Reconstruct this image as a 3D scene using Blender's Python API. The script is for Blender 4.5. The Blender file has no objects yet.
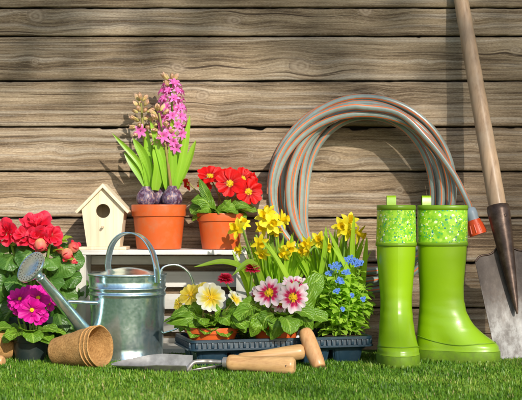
import bpy, bmesh, math, random
import numpy as np
from mathutils import Vector as V, Matrix
R = math.radians
random.seed(11)
rng = np.random.default_rng(5)
scene = bpy.context.scene
C = scene.collection
PI = math.pi

# ------------------------------------------------------------------ camera geometry helpers
D, H, S0 = 2.5, 0.30, 0.002           # camera distance to the row of boots, its height, metres per photo pixel there
def sc(y): return S0*(D+y)/D
def P(px, py, y):                     # real-world point seen at that place of the photo, at depth y
    s = sc(y)
    return V(((px-261)*s, y, H+(215-py)*s))

# ------------------------------------------------------------------ value noise (numpy)
def vnoise(x, y, seed=0):
    r = np.random.default_rng(seed).random((256, 256))
    xi = np.floor(x).astype(int); yi = np.floor(y).astype(int)
    fx = x-xi; fy = y-yi
    fx = fx*fx*(3-2*fx); fy = fy*fy*(3-2*fy)
    g = lambda a, b: r[a % 256, b % 256]
    return (g(xi, yi)*(1-fx)+g(xi+1, yi)*fx)*(1-fy)+(g(xi, yi+1)*(1-fx)+g(xi+1, yi+1)*fx)*fy - .5

# ------------------------------------------------------------------ node helpers
class NT:
    def __init__(s, name):
        s.m = bpy.data.materials.new(name); s.m.use_nodes = True
        s.t = s.m.node_tree; s.t.nodes.clear()
        s.out = s.t.nodes.new('ShaderNodeOutputMaterial')
    def n(s, typ, props=None, **inp):
        nd = s.t.nodes.new('ShaderNode'+typ)
        for k, v in (props or {}).items(): setattr(nd, k, v)
        for k, v in inp.items():
            key = k.replace('_', ' ')
            if k.startswith('i') and k[1:].isdigit(): sock = nd.inputs[int(k[1:])]
            else: sock = nd.inputs[key]
            s.put(sock, v)
        return nd
    def put(s, sock, v):
        if isinstance(v, bpy.types.NodeSocket): s.t.links.new(v, sock)
        elif isinstance(v, bpy.types.Node): s.t.links.new(v.outputs[0], sock)
        else:
            if isinstance(v, tuple) and len(v) == 3 and sock.type == 'RGBA': v = v+(1,)
            sock.default_value = v
    def math(s, op, a, b=0.0, c=None, clamp=False):
        nd = s.n('Math', {'operation': op, 'use_clamp': clamp}, i0=a, i1=b)
        if c is not None: s.put(nd.inputs[2], c)
        return nd.outputs[0]
    def mix(s, f, a, b, mode='MIX'):
        nd = s.n('Mix', {'data_type': 'RGBA', 'blend_type': mode})
        s.put(nd.inputs[0], f); s.put(nd.inputs[6], a); s.put(nd.inputs[7], b)
        return nd.outputs[2]
    def ramp(s, f, stops, interp='LINEAR'):
        nd = s.n('ValToRGB'); cr = nd.color_ramp; cr.interpolation = interp
        while len(cr.elements) < len(stops): cr.elements.new(.5)
        for e, (p, c) in zip(cr.elements, stops):
            e.position = p
            e.color = (c, c, c, 1) if isinstance(c, (int, float)) else tuple(c)+(1,)
        s.put(nd.inputs[0], f); return nd.outputs[0]
    def noise(s, vec, scale=5., detail=4., rough=.55, dist=0.):
        nd = s.n('TexNoise', None, Scale=scale, Detail=detail, Roughness=rough, Distortion=dist)
        if vec is not None: s.put(nd.inputs['Vector'], vec)
        return nd.outputs[0]
    def vor(s, vec, scale=5., feature='F1', out=0):
        nd = s.n('TexVoronoi', {'feature': feature}, Scale=scale)
        if vec is not None: s.put(nd.inputs['Vector'], vec)
        return nd.outputs[out]
    def attr(s, name): return s.n('Attribute', {'attribute_name': name}).outputs['Fac']
    def obj(s): return s.n('TexCoord').outputs['Object']
    def pos(s): return s.n('NewGeometry').outputs['Position']
    def uv(s): return s.n('TexCoord').outputs['UV']
    def sep(s, v):
        nd = s.n('SeparateXYZ', None, i0=v); return nd.outputs[0], nd.outputs[1], nd.outputs[2]
    def comb(s, x, y, z): return s.n('CombineXYZ', None, i0=x, i1=y, i2=z).outputs[0]
    def bump(s, h, strength=.3, dist=.002):
        return s.n('Bump', None, Strength=strength, Distance=dist, Height=h).outputs[0]
    def bsdf(s, col, rough=.5, metal=0., normal=None, spec=.5, coat=0., finish=True):
        b = s.n('BsdfPrincipled')
        s.put(b.inputs['Base Color'], col); s.put(b.inputs['Roughness'], rough); s.put(b.inputs['Metallic'], metal)
        s.put(b.inputs['Specular IOR Level'], spec); s.put(b.inputs['Coat Weight'], coat)
        if coat: b.inputs['Coat Roughness'].default_value = .15
        if normal is not None: s.put(b.inputs['Normal'], normal)
        if finish: s.fin(b.outputs[0])
        return b.outputs[0]
    def fin(s, sh): s.t.links.new(sh, s.out.inputs[0])
    def thin(s, col, rough=.45, trans=.35, tcol=None, normal=None, spec=.4):
        a = s.bsdf(col, rough, 0., normal, spec, finish=False)
        t = s.n('BsdfTranslucent'); s.put(t.inputs[0], tcol if tcol is not None else col)
        if normal is not None: s.put(t.inputs[1], normal)
        mx = s.n('MixShader', None, i0=trans); s.put(mx.inputs[1], a); s.put(mx.inputs[2], t.outputs[0])
        s.fin(mx.outputs[0])

MAT = {}
def leaf_mat(name, dark, light, vein, rough=.4, trans=.3, bumps=.35, quilt=60., veinw=.045, along=False):
    n = NT(name); u, v, _ = n.sep(n.uv()); r = n.attr('rnd')
    big = n.noise(n.obj(), 35., 3.)
    f = n.math('ADD', n.math('MULTIPLY', r, .65), n.math('MULTIPLY', big, .45), clamp=True)
    col = n.mix(f, dark, light)
    au = n.math('ABSOLUTE', n.math('SUBTRACT', u, .5))
    mid = n.math('LESS_THAN', au, veinw)
    if along:
        st = n.math('SINE', n.math('MULTIPLY', u, 60.))
        col = n.mix(n.math('MULTIPLY', n.math('ADD', st, 1.), .10), col, vein)
        h = st
        mask = n.math('MULTIPLY', mid, .35)
    else:
        sv = n.math('SINE', n.math('MULTIPLY', n.math('SUBTRACT', v, n.math('MULTIPLY', au, .75)), 52.))
        svm = n.ramp(sv, [(.86, 0.), (1., 1.)])
        q = n.vor(n.uv(), 12.)
        h = n.math('ADD', n.math('MULTIPLY', sv, -.5), q)
        mask = n.math('MAXIMUM', n.math('MULTIPLY', mid, .75), n.math('MULTIPLY', svm, .4))
    col = n.mix(mask, col, vein)
    hs = n.n('HueSaturation', None, Hue=.5, Saturation=1.05, Value=1.45, Color=col)
    n.thin(col, rough, trans, hs.outputs[0], n.bump(h, bumps, .0015))
    MAT[name] = n.m
leaf_mat('primula_leaf', (.055, .15, .010), (.20, .38, .022), (.30, .48, .07), .38, .25, .6)
leaf_mat('begonia_leaf', (.022, .085, .014), (.115, .26, .035), (.17, .32, .07), .38, .28, .28)
leaf_mat('strap_leaf', (.22, .44, .015), (.44, .68, .04), (.5, .72, .10), .33, .46, .15, along=True)
leaf_mat('hyacinth_leaf', (.17, .40, .02), (.34, .60, .045), (.42, .66, .1), .26, .34, .1, along=True)
leaf_mat('small_leaf', (.26, .47, .035), (.48, .70, .07), (.5, .7, .15), .4, .48, .25)
leaf_mat('tree_leaf', (.03, .09, .015), (.08, .16, .03), (.12, .2, .05), .45, .25, .25)

def simple_thin(name, ramp_stops, rough=.5, trans=.35, vary=.2, streak=True):
    n = NT(name); u, v, _ = n.sep(n.uv()); r = n.attr('rnd')
    f = v
    nz = n.noise(n.comb(n.math('MULTIPLY', u, 9.), n.math('MULTIPLY', v, 1.5), n.math('MULTIPLY', r, 20.)), 1., 3.)
    f = n.math('ADD', v, n.math('MULTIPLY', n.math('SUBTRACT', nz, .5), vary))
    col = n.ramp(f, ramp_stops)
    dk = n.math('ADD', .82, n.math('MULTIPLY', r, .25))
    c2 = n.n('HueSaturation', None, Saturation=1., Value=dk, Color=col).outputs[0]
    h = n.math('SINE', n.math('MULTIPLY', u, 42.))
    n.thin(c2, rough, trans, c2, n.bump(n.math('ADD', n.math('MULTIPLY', h, .3), nz), .25, .001), .3)
    MAT[name] = n.m
simple_thin('red_petal', [(0, (.80, .50, .01)), (.24, (.86, .55, .01)), (.29, (.42, .004, .004)), (.6, (.74, .006, .006)), (1, (.82, .012, .010))], vary=.12)
simple_thin('yellow_white_petal', [(0, (.85, .5, .01)), (.35, (.88, .62, .02)), (.62, (.88, .76, .18)), (.78, (.86, .84, .62)), (1, (.86, .85, .74))], vary=.35)
simple_thin('yellow_petal', [(0, (.85, .5, .01)), (.5, (.86, .62, .03)), (1, (.88, .74, .14))], vary=.3)
simple_thin('pink_white_petal', [(0, (.85, .5, .01)), (.27, (.86, .55, .01)), (.32, (.55, .01, .08)), (.52, (.64, .015, .12)), (.63, (.82, .38, .50)), (.78, (.84, .68, .72)), (1, (.84, .72, .74))], vary=.22)
simple_thin('magenta_petal', [(0, (.85, .4, .01)), (.13, (.85, .4, .01)), (.2, (.42, .0, .16)), (.6, (.78, .006, .36)), (1, (.82, .02, .44))], vary=.12)
simple_thin('begonia_petal', [(0, (.55, .03, .02)), (.25, (.64, .005, .018)), (.7, (.76, .009, .038)), (1, (.84, .05, .11))], vary=.3)
simple_thin('begonia_bud', [(0, (.50, .50, .10)), (.28, (.82, .52, .22)), (.5, (.82, .26, .17)), (1, (.72, .02, .06))], vary=.5, trans=.15)
simple_thin('hyacinth_petal', [(0, (.88, .24, .56)), (.4, (.88, .15, .56)), (1, (.92, .40, .74))], vary=.4)
simple_thin('hyacinth_bud', [(0, (.55, .58, .14)), (.5, (.82, .62, .30)), (1, (.84, .54, .42))], vary=.5)
simple_thin('daffodil_petal', [(0, (.90, .74, .01)), (.6, (.92, .80, .025)), (1, (.93, .85, .07))], vary=.2)
simple_thin('daffodil_trumpet', [(0, (.90, .70, .01)), (.6, (.92, .68, .01)), (1, (.92, .62, .01))], vary=.2)
simple_thin('blue_petal', [(0, (.75, .6, .1)), (.12, (.75, .6, .1)), (.2, (.10, .22, .72)), (1, (.14, .32, .80))], vary=.1)
simple_thin('daisy_petal', [(0, (.66, .004, .03)), (.6, (.78, .008, .06)), (1, (.86, .09, .19))], vary=.2)
simple_thin('stem_green', [(0, (.18, .30, .05)), (1, (.24, .42, .06))], vary=.3, trans=.1)
simple_thin('stem_brown', [(0, (.30, .22, .06)), (1, (.30, .30, .08))], vary=.3, trans=.1)
simple_thin('stamen', [(0, (.80, .42, .01)), (1, (.88, .58, .02))], vary=.4, trans=.1)

def plastic(name, col, rough, spec=.5, var=.12, coat=0., dust=None, low=None):
    n = NT(name); o = n.pos()
    nz = n.noise(o, 28., 5.); fine = n.noise(o, 260., 3.)
    c = n.mix(n.math('MULTIPLY', nz, var*2), col, tuple(x*.55 for x in col))
    if dust: c = n.mix(n.ramp(n.noise(o, 45., 6., .7), [(.46, 0.), (.75, .6)]), c, dust)
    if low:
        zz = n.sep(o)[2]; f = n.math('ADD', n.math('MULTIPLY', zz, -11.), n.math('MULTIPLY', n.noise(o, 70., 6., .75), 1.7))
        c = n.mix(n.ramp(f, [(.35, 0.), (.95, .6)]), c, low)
    rr = n.math('ADD', rough-.08, n.math('MULTIPLY', nz, .2))
    n.bsdf(c, rr, 0., n.bump(n.math('ADD', fine, n.math('MULTIPLY', nz, 3.)), .08, .001), spec, coat)
    MAT[name] = n.m
plastic('orange_plastic', (.62, .105, .018), .36, .5, .10, 0, (.42, .17, .08))
plastic('black_plastic', (.012, .022, .020), .42, .5, .1, 0, (.045, .05, .04))
plastic('tray_plastic', (.014, .040, .065), .30, .6, .15, 0, (.05, .085, .11))
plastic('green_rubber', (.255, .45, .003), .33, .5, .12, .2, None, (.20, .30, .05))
plastic('dark_green_rubber', (.16, .30, .010), .40, .4, .1)
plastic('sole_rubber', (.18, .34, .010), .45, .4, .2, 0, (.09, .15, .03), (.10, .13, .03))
plastic('boot_lining', (.05, .10, .02), .8, .2, .1)
plastic('red_plastic', (.82, .095, .02), .35, .5, .05)
plastic('grey_plastic', (.36, .44, .50), .35, .5, .05)

def wood(name, dark, light, along='X', scale=1., rough=.5, coat=0., bstr=.25, dirt=None):
    n = NT(name); x, y, z = n.sep(n.obj())
    f = {'X': (2.5, 60, 60), 'Y': (60, 2.5, 60), 'Z': (60, 60, 2.5)}[along]
    v = n.comb(*[n.math('MULTIPLY', c, k*scale) for c, k in zip((x, y, z), f)])
    w = n.noise(v, 1., 5., .6, .6); g = n.noise(v, 5., 3.)
    t = n.math('ADD', n.math('MULTIPLY', w, .75), n.math('MULTIPLY', g, .25))
    c = n.ramp(t, [(.3, dark), (.48, tuple((a*.4+b*.6) for a, b in zip(dark, light))), (.7, light)])
    if dirt: c = n.mix(n.ramp(n.noise(n.obj(), 18., 6., .65), [(.48, 0.), (.75, .75)]), c, dirt)
    n.bsdf(c, rough, 0., n.bump(t, bstr, .001), .4, coat)
    MAT[name] = n.m
wood('pale_wood', (.58, .44, .27), (.82, .71, .52), 'Z', 1.2, .6, 0, .2)
wood('pale_wood_edge', (.50, .38, .24), (.70, .58, .40), 'X', .8, .65)
wood('white_wood', (.52, .49, .43), (.78, .76, .71), 'X', 1., .6, 0, .3, (.50, .45, .38))
wood('white_wood_upright', (.50, .47, .41), (.76, .74, .69), 'Z', 1., .6, 0, .3, (.48, .44, .37))
wood('handle_wood', (.34, .15, .05), (.74, .47, .21), 'X', 1.5, .36, .12, .15, (.46, .27, .12))
wood('dibber_wood', (.38, .17, .06), (.68, .39, .18), 'Z', 1.5, .38, .1, .15, (.50, .28, .13))
wood('spade_wood', (.27, .165, .09), (.58, .40, .25), 'Z', .8, .42, .10, .2, (.52, .39, .27))
wood('bark', (.05, .035, .025), (.16, .12, .09), 'Z', .5, .9, 0, .8)

def galvanised():
    n = NT('galvanised_steel'); o = n.obj()
    cell = n.vor(o, 230., 'F1', 1)
    cx, _, _ = n.sep(cell)
    big = n.noise(o, 22., 5., .6); st = n.noise(n.n('Mapping', None, Vector=o, Scale=(60., 60., 6.)), 1., 4.)
    t = n.math('ADD', n.math('MULTIPLY', cx, .10), n.math('ADD', n.math('MULTIPLY', big, .5), n.math('MULTIPLY', st, .4)))
    c = n.ramp(t, [(.28, (.36, .55, .60)), (.48, (.60, .79, .83)), (.72, (.90, .98, 1.0))])
    rough = n.math('ADD', .09, n.math('ADD', n.math('MULTIPLY', cx, .04), n.math('MULTIPLY', big, .22)))
    n.bsdf(c, rough, .92, n.bump(n.math('ADD', big, n.math('MULTIPLY', st, .5)), .12, .003), .5)
    MAT['galvanised_steel'] = n.m
galvanised()
def steel():
    n = NT('tool_steel'); o = n.obj()
    b = n.noise(o, 30., 6., .65)
    c = n.ramp(b, [(.3, (.26, .24, .21)), (.6, (.46, .44, .41)), (.8, (.60, .58, .55))])
    n.bsdf(c, n.math('ADD', .28, n.math('MULTIPLY', b, .3)), .65, n.bump(b, .1, .001)); MAT['tool_steel'] = n.m
    n = NT('spade_steel'); x, y, z = n.sep(n.obj()); wz = n.sep(n.pos())[2]
    v = n.comb(n.math('MULTIPLY', x, 60.), n.math('MULTIPLY', y, 60.), n.math('MULTIPLY', z, 14.))
    a = n.noise(v, 1., 6., .65); b = n.noise(n.obj(), 55., 8., .75)
    t = n.math('ADD', n.math('MULTIPLY', a, .5), n.math('MULTIPLY', b, .5))
    lo = n.ramp(t, [(.36, (.06, .05, .042)), (.46, (.17, .155, .14)), (.55, (.34, .33, .315)), (.68, (.50, .49, .47))])
    hi = n.ramp(t, [(.34, (.04, .026, .018)), (.50, (.10, .074, .058)), (.68, (.21, .17, .14))])
    f = n.math('ADD', n.math('MULTIPLY', wz, 7.), n.math('MULTIPLY', n.math('SUBTRACT', b, .5), 1.6))
    f = n.ramp(f, [(.55, 0.), (1.0, 1.)])
    c = n.mix(f, lo, hi)
    n.bsdf(c, n.math('ADD', .42, n.math('MULTIPLY', b, .3)), .12, n.bump(t, .3, .001)); MAT['spade_steel'] = n.m
    n = NT('dark_steel'); b = n.noise(n.pos(), 60., 7., .7)
    c = n.ramp(b, [(.3, (.045, .026, .018)), (.55, (.105, .066, .047)), (.8, (.19, .14, .11))])
    n.bsdf(c, .38, .5, n.bump(b, .25, .001)); MAT['dark_steel'] = n.m
steel()
def peat():
    n = NT('peat_fibre'); o = n.obj()
    a = n.noise(o, 210., 6., .7); b = n.noise(o, 40., 4.); sp = n.vor(o, 330.)
    c = n.ramp(n.math('ADD', n.math('MULTIPLY', a, .7), n.math('MULTIPLY', b, .3)), [(.3, (.22, .11, .035)), (.5, (.44, .24, .085)), (.7, (.58, .35, .14))])
    c = n.mix(n.ramp(sp, [(.05, .55), (.16, 0.)]), c, (.16, .08, .03))
    n.bsdf(c, .9, 0., n.bump(n.math('ADD', a, n.math('MULTIPLY', sp, .5)), .55, .0015), .2); MAT['peat_fibre'] = n.m
    n = NT('soil'); o = n.obj(); a = n.noise(o, 130., 6., .7)
    c = n.ramp(a, [(.35, (.012, .008, .005)), (.6, (.05, .032, .02)), (.75, (.13, .085, .05))])
    n.bsdf(c, .95, 0., n.bump(a, 1., .004), .2); MAT['soil'] = n.m
    n = NT('bulb_skin'); o = n.obj()
    x, y, z = n.sep(o)
    a = n.noise(n.comb(n.math('MULTIPLY', x, 150.), n.math('MULTIPLY', y, 150.), n.math('MULTIPLY', z, 90.)), 1., 6., .65)
    c = n.ramp(a, [(.3, (.025, .012, .02)), (.44, (.10, .035, .07)), (.52, (.11, .10, .17)), (.57, (.26, .13, .15)), (.66, (.42, .33, .27)), (.8, (.55, .47, .38))])
    n.bsdf(c, .45, 0., n.bump(a, .3, .001), .5); MAT['bulb_skin'] = n.m
peat()
def floral():
    n = NT('floral_print'); u = n.uv()
    c = n.mix(n.ramp(n.noise(u, 9., 3.), [(.4, 0.), (.6, 1.)]), (.17, .46, .010), (.36, .64, .03))
    def layer(c, scale, off, rmin, col, seed, keep=.5, warp=None):
        v = n.n('Mapping', None, Vector=u, Location=off).outputs[0]
        nd = n.n('TexVoronoi', {'feature': 'F1'}, Scale=scale, Vector=v)
        k = n.sep(nd.outputs[1])[seed]
        dist = nd.outputs[0]
        if warp:
            dist = n.math('ADD', dist, n.math('MULTIPLY', n.math('SUBTRACT', n.noise(u, warp, 2.), .5), .35))
        m = n.math('MULTIPLY', n.math('LESS_THAN', dist, rmin), n.math('LESS_THAN', k, keep))
        return n.mix(m, c, col)
    c = layer(c, 13., (.3, .1, 0), .36, (.46, .68, .09), 0, .45, 30.)
    c = layer(c, 15., (.7, .4, 0), .30, (.08, .42, .06), 1, .5, 40.)
    c = layer(c, 11., (.1, .8, 0), .28, (.76, .84, .50), 2, .32, 26.)
    c = layer(c, 18., (.9, .2, 0), .27, (.04, .34, .24), 0, .45, 44.)
    c = layer(c, 12., (.5, .6, 0), .20, (.02, .17, .17), 1, .5)
    c = layer(c, 21., (.2, .3, 0), .24, (.76, .80, .10), 2, .35)
    c = layer(c, 17., (.6, .9, 0), .20, (.82, .86, .66), 1, .28)
    n.bsdf(c, .32, 0., None, .5, .2); MAT['floral_print'] = n.m
floral()
def hose():
    n = NT('striped_hose'); u, v, _ = n.sep(n.uv())
    s = n.math('FRACT', n.math('ADD', n.math('MULTIPLY', u, 4.), n.math('MULTIPLY', v, .8)))
    d = n.math('ABSOLUTE', n.math('SUBTRACT', s, .5))
    stripe = n.math('LESS_THAN', d, .11)
    nz = n.noise(n.obj(), 60., 4.)
    body = n.mix(nz, (.19, .245, .215), (.33, .39, .355))
    c = n.mix(stripe, body, (.78, .17, .035))
    rib = n.math('SINE', n.math('MULTIPLY', n.math('ADD', n.math('MULTIPLY', u, 14.), 0.), 6.2832))
    n.bsdf(c, .30, 0., n.bump(rib, .04, .001), .5, .3); MAT['striped_hose'] = n.m
hose()
def grass_mat():
    n = NT('grass_blade'); u, v, _ = n.sep(n.uv()); r = n.attr('rnd')
    c = n.ramp(r, [(0, (.045, .13, .008)), (.4, (.105, .245, .016)), (.75, (.19, .36, .028)), (.93, (.34, .45, .07)), (1, (.55, .46, .22))])
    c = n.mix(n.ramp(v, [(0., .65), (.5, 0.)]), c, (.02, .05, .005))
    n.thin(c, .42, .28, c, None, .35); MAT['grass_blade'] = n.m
    n = NT('ground_turf'); o = n.pos(); a = n.noise(o, 90., 6., .7); b = n.noise(o, 1.3, 3.)
    c = n.ramp(a, [(.3, (.02, .05, .006)), (.6, (.06, .14, .012)), (.8, (.10, .2, .02))])
    n.bsdf(n.mix(n.ramp(b, [(.4, 0.), (.7, .35)]), c, (.10, .12, .03)), .9, 0., n.bump(a, .8, .01), .2); MAT['ground_turf'] = n.m
grass_mat()
def fence_mat():
    n = NT('weathered_planks'); x, y, z = n.sep(n.pos())
    g = n.attr('grain'); b = n.attr('board'); kn = n.attr('knot'); rg = n.attr('ring')
    def gn(fx, fg, det=5., off=0., rough=.6):
        return n.noise(n.comb(n.math('ADD', n.math('MULTIPLY', x, fx), n.math('MULTIPLY', b, 7.3)), n.math('MULTIPLY', g, fg), n.math('ADD', n.math('MULTIPLY', b, 13.7), off)), 1., det, rough)
    n2 = gn(1.8, 40., 6., 0., .68); n1 = gn(7., 230., 6., 3., .7); n3 = gn(60., 1100., 3., 6., .75); n4 = gn(6., 640., 4., 11., .75)
    t = n.math('ADD', n.math('ADD', n.math('MULTIPLY', n2, .36), n.math('MULTIPLY', n1, .28)), n.math('ADD', n.math('MULTIPLY', n3, .14), n.math('MULTIPLY', n4, .22)))
    c = n.ramp(t, [(.39, (.045, .031, .022)), (.445, (.145, .110, .080)), (.485, (.285, .232, .178)), (.525, (.42, .358, .29)), (.60, (.62, .55, .475))])
    blot = n.noise(n.comb(n.math('MULTIPLY', x, 4.), n.math('MULTIPLY', z, 7.), n.math('MULTIPLY', b, 3.)), 1., 4.)
    c = n.mix(n.ramp(blot, [(.40, .0), (.68, .45)]), c, (.62, .57, .46), 'MULTIPLY')
    tint = n.noise(n.comb(n.math('MULTIPLY', x, 1.2), n.math('MULTIPLY', b, 5.1), 0.), 1., 2.)
    c = n.mix(tint, c, n.mix(1., c, (.96, .94, .87), 'MULTIPLY'))
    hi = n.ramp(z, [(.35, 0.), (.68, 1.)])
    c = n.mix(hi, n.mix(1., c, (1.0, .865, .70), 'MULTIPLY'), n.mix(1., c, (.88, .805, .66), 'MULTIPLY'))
    pl = gn(1.6, 75., 4., 41.)
    c = n.mix(n.ramp(pl, [(.52, 0.), (.68, .55)]), c, (.62, .54, .43))
    fib = n.noise(n.comb(n.math('MULTIPLY', x, 170.), n.math('MULTIPLY', g, 1300.), b), 1., 3., .7)
    c = n.mix(n.ramp(fib, [(.38, .42), (.52, 0.)]), c, (.10, .07, .048))
    c = n.mix(n.ramp(fib, [(.56, 0.), (.70, .35)]), c, (.72, .65, .55))
    # cracks along the grain
    ck = gn(1.0, 85., 3., 21.)
    c = n.mix(n.ramp(ck, [(.635, 0.), (.675, .9)]), c, (.045, .028, .017))
    ck2 = gn(2.6, 260., 3., 31.)
    c = n.mix(n.ramp(ck2, [(.60, 0.), (.68, .6)]), c, (.075, .05, .033))
    # knots
    ringc = n.math('ADD', n.math('MULTIPLY', n1, .9), n.math('MULTIPLY', n.math('SINE', n.math('MULTIPLY', rg, 13.)), .24))
    kc = n.mix(ringc, (.16, .105, .062), (.52, .42, .30))
    c = n.mix(n.math('MULTIPLY', kn, .65), c, n.mix(.08, kc, (.62, .54, .42)))
    edge = n.math('MULTIPLY', n.ramp(rg, [(.80, 0.), (.97, .55), (1.2, 0.)]), n.ramp(n.noise(n.pos(), 70., 3.), [(.42, 0.), (.62, 1.)]))
    c = n.mix(edge, c, (.09, .06, .04))
    e = n.attr('edge')
    c = n.mix(n.math('MULTIPLY', e, .8), c, (.035, .024, .016))
    hgt = n.math('ADD', n.math('MULTIPLY', n1, .8), n.math('ADD', n.math('MULTIPLY', n4, .6), n.math('MULTIPLY', ck, -1.)))
    n.bsdf(c, .78, 0., n.bump(hgt, .55, .003), .25); MAT['weathered_planks'] = n.m
    n = NT('dark_backing'); n.bsdf((.012, .009, .007), .95); MAT['dark_backing'] = n.m
fence_mat()

# ------------------------------------------------------------------ mesh builder
class MB:
    def __init__(s): s.v = []; s.uv = []; s.r = []; s.f = []; s.mi = []
    def add(s, pts, uvs, faces, rnd=.5, mi=0):
        o = len(s.v); s.v += [tuple(p) for p in pts]; s.uv += uvs
        s.r += [rnd]*len(pts)
        s.f += [tuple(o+i for i in f) for f in faces]; s.mi += [mi]*len(faces)
    def grid(s, rows, rnd=None, mi=0, uvs=None):
        if rnd is None: rnd = random.random()
        nr, nc = len(rows), len(rows[0])
        pts = [p for r in rows for p in r]
        if uvs is None: uvs = [(j/(nc-1), i/(nr-1)) for i in range(nr) for j in range(nc)]
        fs = [(i*nc+j, i*nc+j+1, (i+1)*nc+j+1, (i+1)*nc+j) for i in range(nr-1) for j in range(nc-1)]
        s.add(pts, uvs, fs, rnd, mi)
    def tube(s, path, rad, n=10, cap=True, rnd=None, mi=0, flat=None, up=None, vscale=None):
        path = [V(p) for p in path]
        if rnd is None: rnd = random.random()
        if not hasattr(rad, '__len__'): rad = [rad]*len(path)
        t0 = (path[1]-path[0]).normalized()
        nrm = V(up) if up is not None else (V((0, 0, 1)) if abs(t0.z) < .9 else V((1, 0, 0)))
        rows = []; L = 0; uvs = []
        for i, p in enumerate(path):
            t = (path[min(i+1, len(path)-1)]-path[max(i-1, 0)]).normalized()
            nrm = (nrm-t*nrm.dot(t)).normalized(); b = t.cross(nrm)
            if i: L += (p-path[i-1]).length
            r = rad[i]
            ra, rb = (r, r) if flat is None else (r*flat[0], r*flat[1])
            rows.append([p+nrm*(ra*math.cos(2*PI*k/n))+b*(rb*math.sin(2*PI*k/n)) for k in range(n+1)])
            vv = i/(len(path)-1) if vscale is None else L*vscale
            uvs += [(k/n, vv) for k in range(n+1)]
        s.grid(rows, rnd, mi, uvs)
        if cap:
            for row, p, rev in ((rows[0], path[0], True), (rows[-1], path[-1], False)):
                o = [(k+1, k, n+1) if rev else (k, k+1, n+1) for k in range(n)]
                s.add(row+[p], [(.5, 0. if rev else 1.)]*(n+2), o, rnd, mi)
    def lathe(s, prof, n=32, M=None, rnd=.5, mi=0):
        rows = [[V((r*math.cos(2*PI*k/n), r*math.sin(2*PI*k/n), z)) for k in range(n+1)] for r, z in prof]
        if M is not None: rows = [[M @ p for p in r] for r in rows]
        s.grid(rows, rnd, mi)
    def box(s, c, d, bev=.0015, M=None, mi=0, rnd=None):
        bm = bmesh.new(); bmesh.ops.create_cube(bm, size=1)
        for v in bm.verts: v.co = V((v.co.x*d[0], v.co.y*d[1], v.co.z*d[2]))
        if bev: bmesh.ops.bevel(bm, geom=bm.edges[:], offset=bev, segments=2, affect='EDGES', profile=.6)
        for v in bm.verts: v.co = (M @ v.co if M is not None else v.co) + V(c)
        bm.verts.index_update()
        s.add([v.co.copy() for v in bm.verts], [(v.co.x*10, v.co.z*10) for v in bm.verts], [[v.index for v in f.verts] for f in bm.faces], random.random() if rnd is None else rnd, mi)
        bm.free()
    def build(s, name, mats, parent=None, smooth=True, sharp=None, org=None):
        me = bpy.data.meshes.new(name)
        if org is None: org = wloc(parent) if parent is not None else V((0, 0, 0))
        a = np.array(s.v, dtype=np.float64)-np.array(org)
        me.from_pydata(a.tolist(), [], s.f)
        uvl = me.uv_layers.new(name='UVMap')
        li = np.empty(len(me.loops), dtype=np.int32); me.loops.foreach_get('vertex_index', li)
        uvl.data.foreach_set('uv', np.array(s.uv, dtype=np.float32)[li].ravel())
        at = me.attributes.new('rnd', 'FLOAT', 'POINT'); at.data.foreach_set('value', np.array(s.r, dtype=np.float32))
        if not isinstance(mats, (list, tuple)): mats = [mats]
        for m in mats: me.materials.append(MAT[m])
        me.polygons.foreach_set('material_index', np.array(s.mi, dtype=np.int32))
        me.polygons.foreach_set('use_smooth', np.full(len(me.polygons), smooth))
        if sharp: me.set_sharp_from_angle(angle=R(sharp))
        o = bpy.data.objects.new(name, me); C.objects.link(o)
        if parent is not None: o.parent = parent
        return o
def wloc(o):
    p = V((0, 0, 0))
    while o is not None: p += o.location; o = o.parent
    return p
def thing(name, label, cat, loc, rz=0, group=None):
    o = bpy.data.objects.new(name, None); C.objects.link(o); o.empty_display_size = .02
    o.location = loc; o.rotation_euler = (0, 0, rz); o['label'] = label; o['category'] = cat
    if group: o['group'] = group
    return o
def tag(o, label, cat, group=None):
    o['label'] = label; o['category'] = cat
    if group: o['group'] = group
    return o
def copy_tree(o, parent=None):
    c = o.copy(); C.objects.link(c)
    if parent is not None: c.parent = parent
    for ch in list(o.children): copy_tree(ch, c)
    return c
def spline(pts, n=24):
    pts = [V(p) for p in pts]; out = []
    P_ = [pts[0]*2-pts[1]]+pts+[pts[-1]*2-pts[-2]]
    m = len(pts)-1
    for i in range(n+1):
        t = i/n*m; k = min(int(t), m-1); t -= k
        a, b, c, d = P_[k:k+4]
        out.append(.5*((2*b)+(c-a)*t+(2*a-5*b+4*c-d)*t*t+(3*b-a-3*c+d)*t**3))
    return out
U = random.uniform

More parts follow.
